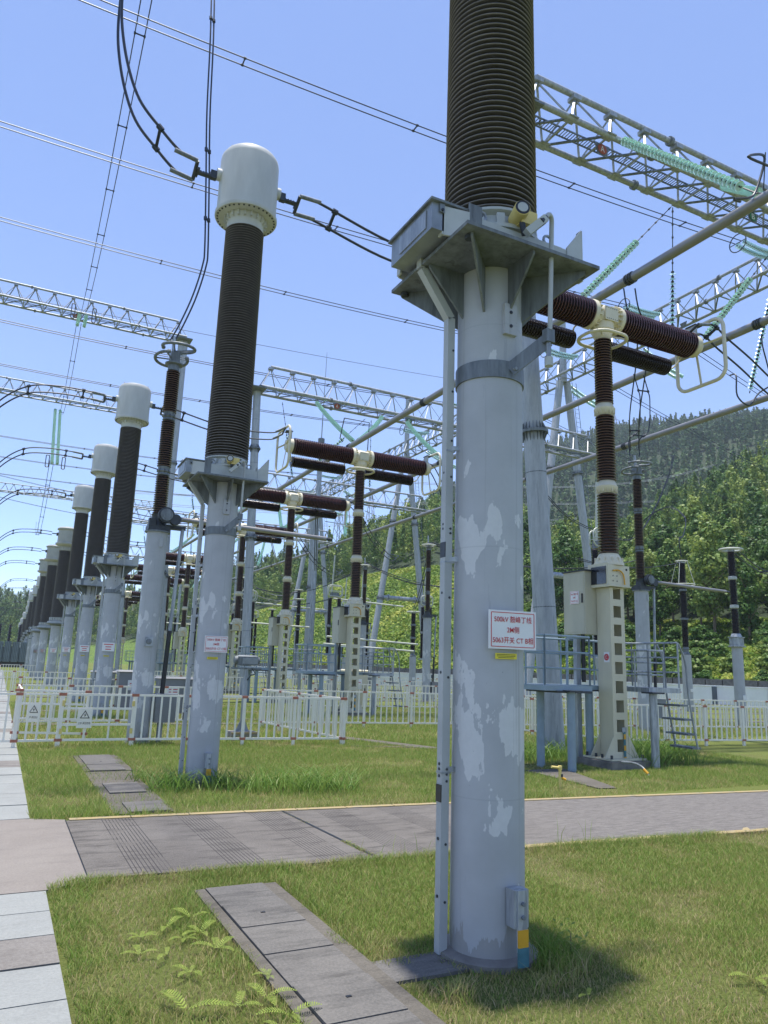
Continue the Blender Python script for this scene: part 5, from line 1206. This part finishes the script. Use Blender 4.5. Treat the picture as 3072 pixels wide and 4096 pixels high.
# rough ground cover on the open slope
n = 70000; a = rs.uniform(12, 59, n); lo = np.interp(a, AZ, RB)+.4; hi = np.interp(a, AZ, RG)+14; r = np.sqrt(lo**2+(hi**2-lo**2)*rs.rand(n)); x, y = r*np.sin(np.radians(a)), r*np.cos(np.radians(a))
z = hill_z(x, y); cl = np.sin(x*1.3)*np.cos(y*1.1)+np.sin(x*.5+y*.7); P = np.stack([x, y, z+.12+.22*rs.rand(n)*(cl > 0)], 1); N = rs.normal(size=(n, 3))*.8+np.array([-.3, -.5, .9])
V, F = quads(P, N, .30+.35*rs.rand(n), .7); parray('slope_ground_cover', V, F, np.clip(.5+.18*np.sin(x*.13+y*.2)+.2*rs.normal(size=n)+.12*cl, 0, 1), 'cover_leaf', kind='stuff', label='yellow green creeping plants covering the open slope', cat='ground cover')
# far lattice pylons on the ridge
def pylon(loc, h, label):
    t = thing('lattice_pylon', label, 'pylon', loc, rnd.random(), group='far lattice pylons beyond the ridge'); m = MB(); w = h*.1; n = 9
    for k in range(n):
        z0, z1 = h*k/n, h*(k+1)/n; w0, w1 = w*(1-k/n*.85), w*(1-(k+1)/n*.85)
        for sx, sy in ((-1, -1), (1, -1), (1, 1), (-1, 1)): m.bar((sx*w0, sy*w0, z0), (sx*w1, sy*w1, z1), .35, .35, 'galv')
        for s in (-1, 1): m.bar((-w0, s*w0, z0), (w1, s*w1, z1), .25, .25, 'galv'); m.bar((w0, s*w0, z0), (-w1, s*w1, z1), .25, .25, 'galv')
    m.build('tower_body', t); m = MB()
    for z, L in ((.72, .2), (.84, .17), (.95, .13)): m.bar((-h*L, 0, h*z), (h*L, 0, h*z), .3, .5, 'galv')
    m.build('cross_arm', t)
for x, y, h, l in ((500, 505, 62, 'thin lattice pylon rising over the ridge right of the A-shaped gantry leg'), (395, 520, 58, 'thin lattice pylon rising over the ridge between the gantry legs'), (250, 520, 55, 'distant lattice pylon seen between the breaker heads'), (180, 420, 50, 'distant lattice pylon behind the breaker columns')):
    pylon((x, y, float(hill_z(np.array([x*1.]), np.array([y*1.]))[0])-2), h, l)
for i, (a, b, s) in enumerate([((20, 140, 30), (320, 170, 75), 6), ((20, 150, 34), (340, 190, 92), 6), ((60, 200, 40), (420, 260, 118), 8), ((60, 120, 36), (300, 230, 105), 6)]):
    wire_pair('overhead_conductor', 'thin far line crossing before the wooded ridge, %s' % ['lowest', 'second from below', 'second from the top', 'topmost'][i], 'conductor', sagline(a, b, s, 30), (0, .9, .5), .05, [], 'far lines crossing before the ridge', mat='alu')
m = MB(); m.tube(sagline((-20, 70, 33), (90, 100, 52), 1, 20), .03, 'wire', 5); m.build('earth_wire', None, 'single thin wire high across the sky behind the gantries', 'wire')

# ------------------------------------------------------------------ lawn blades
def inpoly(x, y, P):
    r = np.zeros(len(x), bool); n = len(P)
    for i in range(n):
        x0, y0 = P[i]; x1, y1 = P[(i+1) % n]; c = ((y0 > y) != (y1 > y)) & (x < (x1-x0)*(y-y0)/(y1-y0+1e-12)+x0); r ^= c
    return r
def vnoise(x, y, s, seed=0):
    g = np.random.RandomState(seed).rand(64, 64); u, v = x*s % 64, y*s % 64; i, j = u.astype(int), v.astype(int); fu, fv = u-i, v-j; fu = fu*fu*(3-2*fu); fv = fv*fv*(3-2*fv)
    i1, j1 = (i+1) % 64, (j+1) % 64; return g[i % 64, j % 64]*(1-fu)*(1-fv)+g[i1, j % 64]*fu*(1-fv)+g[i % 64, j1]*(1-fu)*fv+g[i1, j1]*fu*fv
def road_near(x): return np.where(x < 12, 6.57-.055*x-.0016*x*x, 5.68-.094*(x-12))-.06
def road_far(x): return np.where(x < 12, 8.83-.055*x-.0024*x*x, 7.82-.113*(x-12))+.04
def lawn_mask(x, y):
    e = (vnoise(x, y, 3, 5)-.5)*.16+(vnoise(x, y, 11, 6)-.5)*.07
    m = (x > .52+e*.4)
    m &= ~((y > np.minimum(road_near(x)+.02, 6.32+.75*(x-.5))+e*.3) & (y < road_far(x)+.03-e*.5))
    m &= ~((x > 1.52+e*.5) & (x < 2.13+e) & (y < 5.93+e*.8))
    m &= ~((x > 2.1) & (x < 2.6+e) & (y > 3.9+e) & (y < 4.2+e))
    m &= ~((x > 1.42+e) & (x < 1.94+e*2) & (((y > 12.3) & (y < 14.25)) | ((y > 10.3+e) & (y < 11.1)) | ((y > 9.0+e*2) & (y < 9.6))))
    m &= ~((x > 1.36+e) & (x < 1.98+e*2) & (y > 9.0) & (y < 14.3) & (rs.rand(len(x)) < .78))
    m &= ~(((x-2.88)**2+(y-4.11)**2 < .075)); m &= ~((np.abs(x-10.43) < .5) & (np.abs(y-10.8) < .45))
    m &= ~inpoly(x, y, [(8.4, 10.9), (8.3, 8.95), (8.62, 8.9), (9.3, 10.9)]); m &= ~inpoly(x, y, [(7.2, 16.9), (8.4, 14.25), (8.9, 14.2), (7.7, 16.9)])
    for yy, wd in ((20.6, .5), (22.2, .35), (25.5, .5), (29, .4)): m &= ~((y > yy) & (y < yy+wd))
    return m
def blades(name, n, xr, yr, h, w, lab, mask=lawn_mask, hmul=None, tone0=.5, lean=.8, seg2=True, dens=None, mat='grass'):
    x = rs.uniform(*xr, n); y = rs.uniform(*yr, n)
    # keep what the lens could see with margin
    a = np.degrees(np.arctan2(x, y)); k = mask(x, y) & (a > -6) & (a < 62)
    if dens is not None: k &= rs.rand(n) < dens(x, y)
    x, y = x[k], y[k]; bare = np.clip((vnoise(x, y, .9, 1)*.6+vnoise(x, y, 3.1, 2)*.4-.56)*5, 0, 1); k = rs.rand(len(x)) > .6*bare*(h < .08); x, y = x[k], y[k]; n = len(x); pn = vnoise(x, y, .9, 1)*.6+vnoise(x, y, 3.1, 2)*.4; dry = np.clip((pn-.52)*4, 0, 1)
    H = h*(.5+.9*rs.rand(n))*(1-.35*dry)*(hmul(x, y) if hmul else 1); W = w*(.7+.6*rs.rand(n)); an = rs.rand(n)*6.283; dx, dy = np.cos(an), np.sin(an); ln = lean*(.3+rs.rand(n))*H; la = rs.rand(n)*6.283; lx, ly = np.cos(la)*ln, np.sin(la)*ln
    b = np.stack([x, y, np.zeros(n)], 1); e = np.stack([dx*W/2, dy*W/2, np.zeros(n)], 1)
    mid = b+np.stack([lx*.35, ly*.35, H*.6], 1); tip = b+np.stack([lx, ly, H*.95], 1)
    tone = np.clip(tone0+.24-.62*dry*rs.rand(n)-.12+.16*rs.normal(size=n), 0, 1)
    if seg2:
        V = np.stack([b-e, b+e, mid+e*.8, mid-e*.8, tip+e*.15, tip-e*.15], 1).reshape(-1, 3); o = np.arange(n)[:, None]*6
        F = np.concatenate([o+np.array([[0, 1, 2, 3]]), o+np.array([[3, 2, 4, 5]])]); tone = np.concatenate([tone, tone])
    else:
        V = np.stack([b-e, b+e, tip+e*.2, tip-e*.2], 1).reshape(-1, 3); F = np.arange(4*n).reshape(n, 4)
    return parray(name, V, F, tone, mat, kind='stuff', label=lab, cat='grass')
edge = lambda x, y: 1+1.1*np.clip(1-np.abs(y-(road_near(x)-.08))/.22, 0, 1)+.9*np.clip(1-np.abs(x-1.4)/.12, 0, 1)*(y < 6)+.8*np.clip(1-np.abs(x-2.25)/.14, 0, 1)*(y < 6)
blades('lawn_grass', 360000, (.5, 9.5), (1.9, 6.6), .036, .0042, 'short mown lawn with dry patches in front of the road', hmul=edge, tone0=.40)
edge2 = lambda x, y: 1+1.0*np.clip(1-np.abs(y-road_far(x)-.12)/.2, 0, 1)+.5*np.clip(1-np.abs(x-1.2)/.2, 0, 1)
blades('lawn_grass', 260000, (.5, 15), (8.5, 16), .055, .007, 'lawn between the road and the white fence', hmul=edge2, seg2=False, tone0=.43)
blades('lawn_grass', 130000, (.5, 26), (15.5, 30), .10, .014, 'lawn under the breakers beyond the white fence', seg2=False, tone0=.42)
def tuft_mask(cs): return lambda x, y: lawn_mask(x, y) & (np.min([((x-cx)/rx)**2+((y-cy)/ry)**2 for cx, cy, rx, ry in cs], axis=0) < rs.rand(len(x)))
T1 = [(2.3, 10.6, .55, .55), (2.9, 10.5, .5, .4), (3.5, 10.2, .9, .5), (1.95, 11.2, .3, .6), (4.2, 9.9, .6, .4)]
blades('tall_grass', 6500, (1.5, 5.2), (9.3, 12.2), .26, .014, 'long arching grass around the foot of the second pole', mask=tuft_mask(T1), lean=1.3, tone0=.42, mat='lush')
T2 = [(10.9, 10.9, 1.1, .5), (12.1, 11.3, 1.0, .8), (9.6, 12.2, 1.5, .6), (13.2, 12.4, 1.2, .8), (12.5, 13.8, 2.5, .5)]
blades('tall_grass', 14000, (8, 16), (10, 15), .32, .016, 'long grass around the nearest breaker base and the fence behind', mask=tuft_mask(T2), lean=.9, tone0=.4, mat='lush')
T3 = [(3.15, 3.75, .16, .2), (3.25, 3.95, .14, .15), (2.35, 3.62, .12, .10), (2.95, 3.55, .2, .06)]
blades('tall_grass', 9000, (2.1, 3.6), (3.3, 4.3), .14, .004, 'wispy long grass beside the foot of the nearest pole', mask=tuft_mask(T3), lean=1.0, tone0=.55)
T4 = [(3.2, 6.40, .22, .07), (3.6, 6.32, .3, .05), (5.4, 6.18, .5, .04), (4.3, 6.28, .25, .04)]
def m4(x, y): return (np.min([((x-cx)/rx)**2+((y-cy)/ry)**2 for cx, cy, rx, ry in T4], axis=0) < rs.rand(len(x)))
blades('tall_grass', 1500, (3, 6), (6.0, 6.5), .26, .006, 'thin weeds growing along the near kerb of the road', mask=m4, lean=.5, tone0=.6, dens=lambda x, y: .3+0*x)
blades('joint_weeds', 9000, (3.1, 3.3), (6.3, 8.6), .03, .005, 'small weeds growing in the road joint', mask=lambda x, y: (np.abs(x-3.15-(8.6-y)*.045) < .03) & (vnoise(x, y, 2.2, 9) > .5), lean=.9, tone0=.35)
# ------------------------------------------------------------------ ferns and weeds
def fern(loc, rz, nf, L, label, group='bright ferns in the near lawn'):
    t = thing('fern', label, 'fern', loc, rz, group)
    for k in range(nf):
        a = k*6.283/nf*.8+rnd.random()*.6; ca, sa = math.cos(a), math.sin(a); VV = []; Fc = []; l = L*(1.0+.8*rnd.random()); nn = 14
        def pt(u): return Vector((ca*l*u, sa*l*u, .03+l*.62*u*(1-.8*u)))
        side = Vector((-sa, ca, 0))
        for i in range(1, nn):
            u = i/nn; c = pt(u); w = l*.19*math.sin(math.pi*min(1, u*.85+.12)); d = (pt(min(1, u+.05))-c).normalized()
            for s in (-1, 1):
                e = c+side*s*w+d*w*.45+Vector((0, 0, w*.12)); hw = d*l*.024; o = len(VV)
                VV += [c-hw*.7, c+hw*.7, c.lerp(e, .55)+hw, e, c.lerp(e, .55)-hw]; Fc.append((o, o+1, o+2, o+3, o+4))
        me = bpy.data.meshes.new('frond'); me.from_pydata(VV, [], Fc); at = me.attributes.new('tone', 'FLOAT', 'FACE'); at.data.foreach_set('value', [min(1, max(0, .55+.25*rnd.gauss(0, 1))) for _ in Fc]); me.materials.append(M['fern'])
        o = bpy.data.objects.new('frond', me); COL.objects.link(o); o.parent = t
FERN = [(.98, 5.05, .13, 'small fern tuft left of the fern patch in the near lawn'), (1.16, 5.18, .11, 'fern in the upper middle of the near lawn patch'), (1.34, 5.30, .13, 'fern at the top right of the near lawn patch'), (1.33, 5.0, .13, 'fern with fronds toward the trench covers'), (1.22, 4.93, .11, 'fern in the centre of the near patch'),
        (.93, 4.78, .12, 'fern pair near the paved walk'), (1.07, 4.72, .12, 'fern just right of the fern pair'), (1.36, 4.70, .14, 'lone fern with two spread fronds'), (1.14, 4.42, .09, 'small dark fern below the patch'), (1.02, 3.98, .15, 'fern spreading at the lower left of the lawn'),
        (1.26, 3.92, .12, 'short fern low in the middle of the lawn'), (1.42, 3.97, .14, 'fern low on the right half of the lawn'), (1.47, 3.74, .15, 'large fern beside the trench at the bottom'), (1.38, 3.62, .14, 'fern at the bottom edge of the photo'), (1.52, 4.22, .12, 'fern leaning over the trench kerb'), (3.0, 3.35, .10, 'small pale fern right of the trench, bottom middle'), (4.05, 3.15, .11, 'bright fern at the bottom edge right of the pole')]
for x, y, L, l in FERN: fern((x, y, 0), rnd.random()*6, rnd.choice((2, 3, 4, 5)), L*rnd.uniform(.5, .95), l)
t = thing('weed', 'leafy bright green weed beside the foot of the nearest pole', 'weed', (3.3, 3.83, 0))
VV = []; Fc = []
for k in range(7):
    a = rnd.random()*6.28; h = .12+.12*rnd.random(); lx, ly = .09*math.cos(a), .09*math.sin(a)
    for j in range(9):
        u = (j+1)/9; c = Vector((lx*u, ly*u, h*u)); b = j*2.4+k; d = Vector((math.cos(b), math.sin(b), .35)); s = Vector((-math.sin(b), math.cos(b), 0)); L = .055*(1-.4*u); o = len(VV)
        VV += [c, c+d*L*.5+s*L*.26, c+d*L, c+d*L*.5-s*L*.26]; Fc.append((o, o+1, o+2, o+3))
me = bpy.data.meshes.new('leaves'); me.from_pydata(VV, [], Fc); at = me.attributes.new('tone', 'FLOAT', 'FACE'); at.data.foreach_set('value', [rnd.random()*.7 for _ in Fc]); me.materials.append(M['fern']); o = bpy.data.objects.new('leaves', me); COL.objects.link(o); o.parent = t
m = MB(); m.tube([(0, 0, 0), (.01, .01, .15)], .003, 'bark', 5); m.build('stem', t)
m = MB(); m.raw([(0, 0, 0), (.06, .03, .02), (.12, .02, .025), (.1, -.03, .01), (.04, -.04, .015)], [(0, 1, 2, 3, 4)], 'kerb'); m.build('dry_leaf', None, 'curled dry leaf lying by the kerb at the right', 'leaf', loc=(7.6, 5.95, .05))

# air haze
hz = NT('haze_air'); hz.n.remove(hz.b); pv = hz.add('ShaderNodeVolumePrincipled'); pv.inputs['Density'].default_value = .00027; pv.inputs['Color'].default_value = (.80, .88, 1, 1); pv.inputs['Anisotropy'].default_value = .2
hz.link(pv.outputs[0], hz.n['Material Output'].inputs['Volume']); M['haze'] = hz.m
m = MB(); m.box((0, 0, 199), (2100, 2100, 402), 'haze'); m.build('haze', kind='stuff')

# the nearest transformer stands with the front edge of its pole on the measured spot
ct0.location = (2.88, 4.11, 0); ct0.scale = (1.03, 1.03, 1.03)
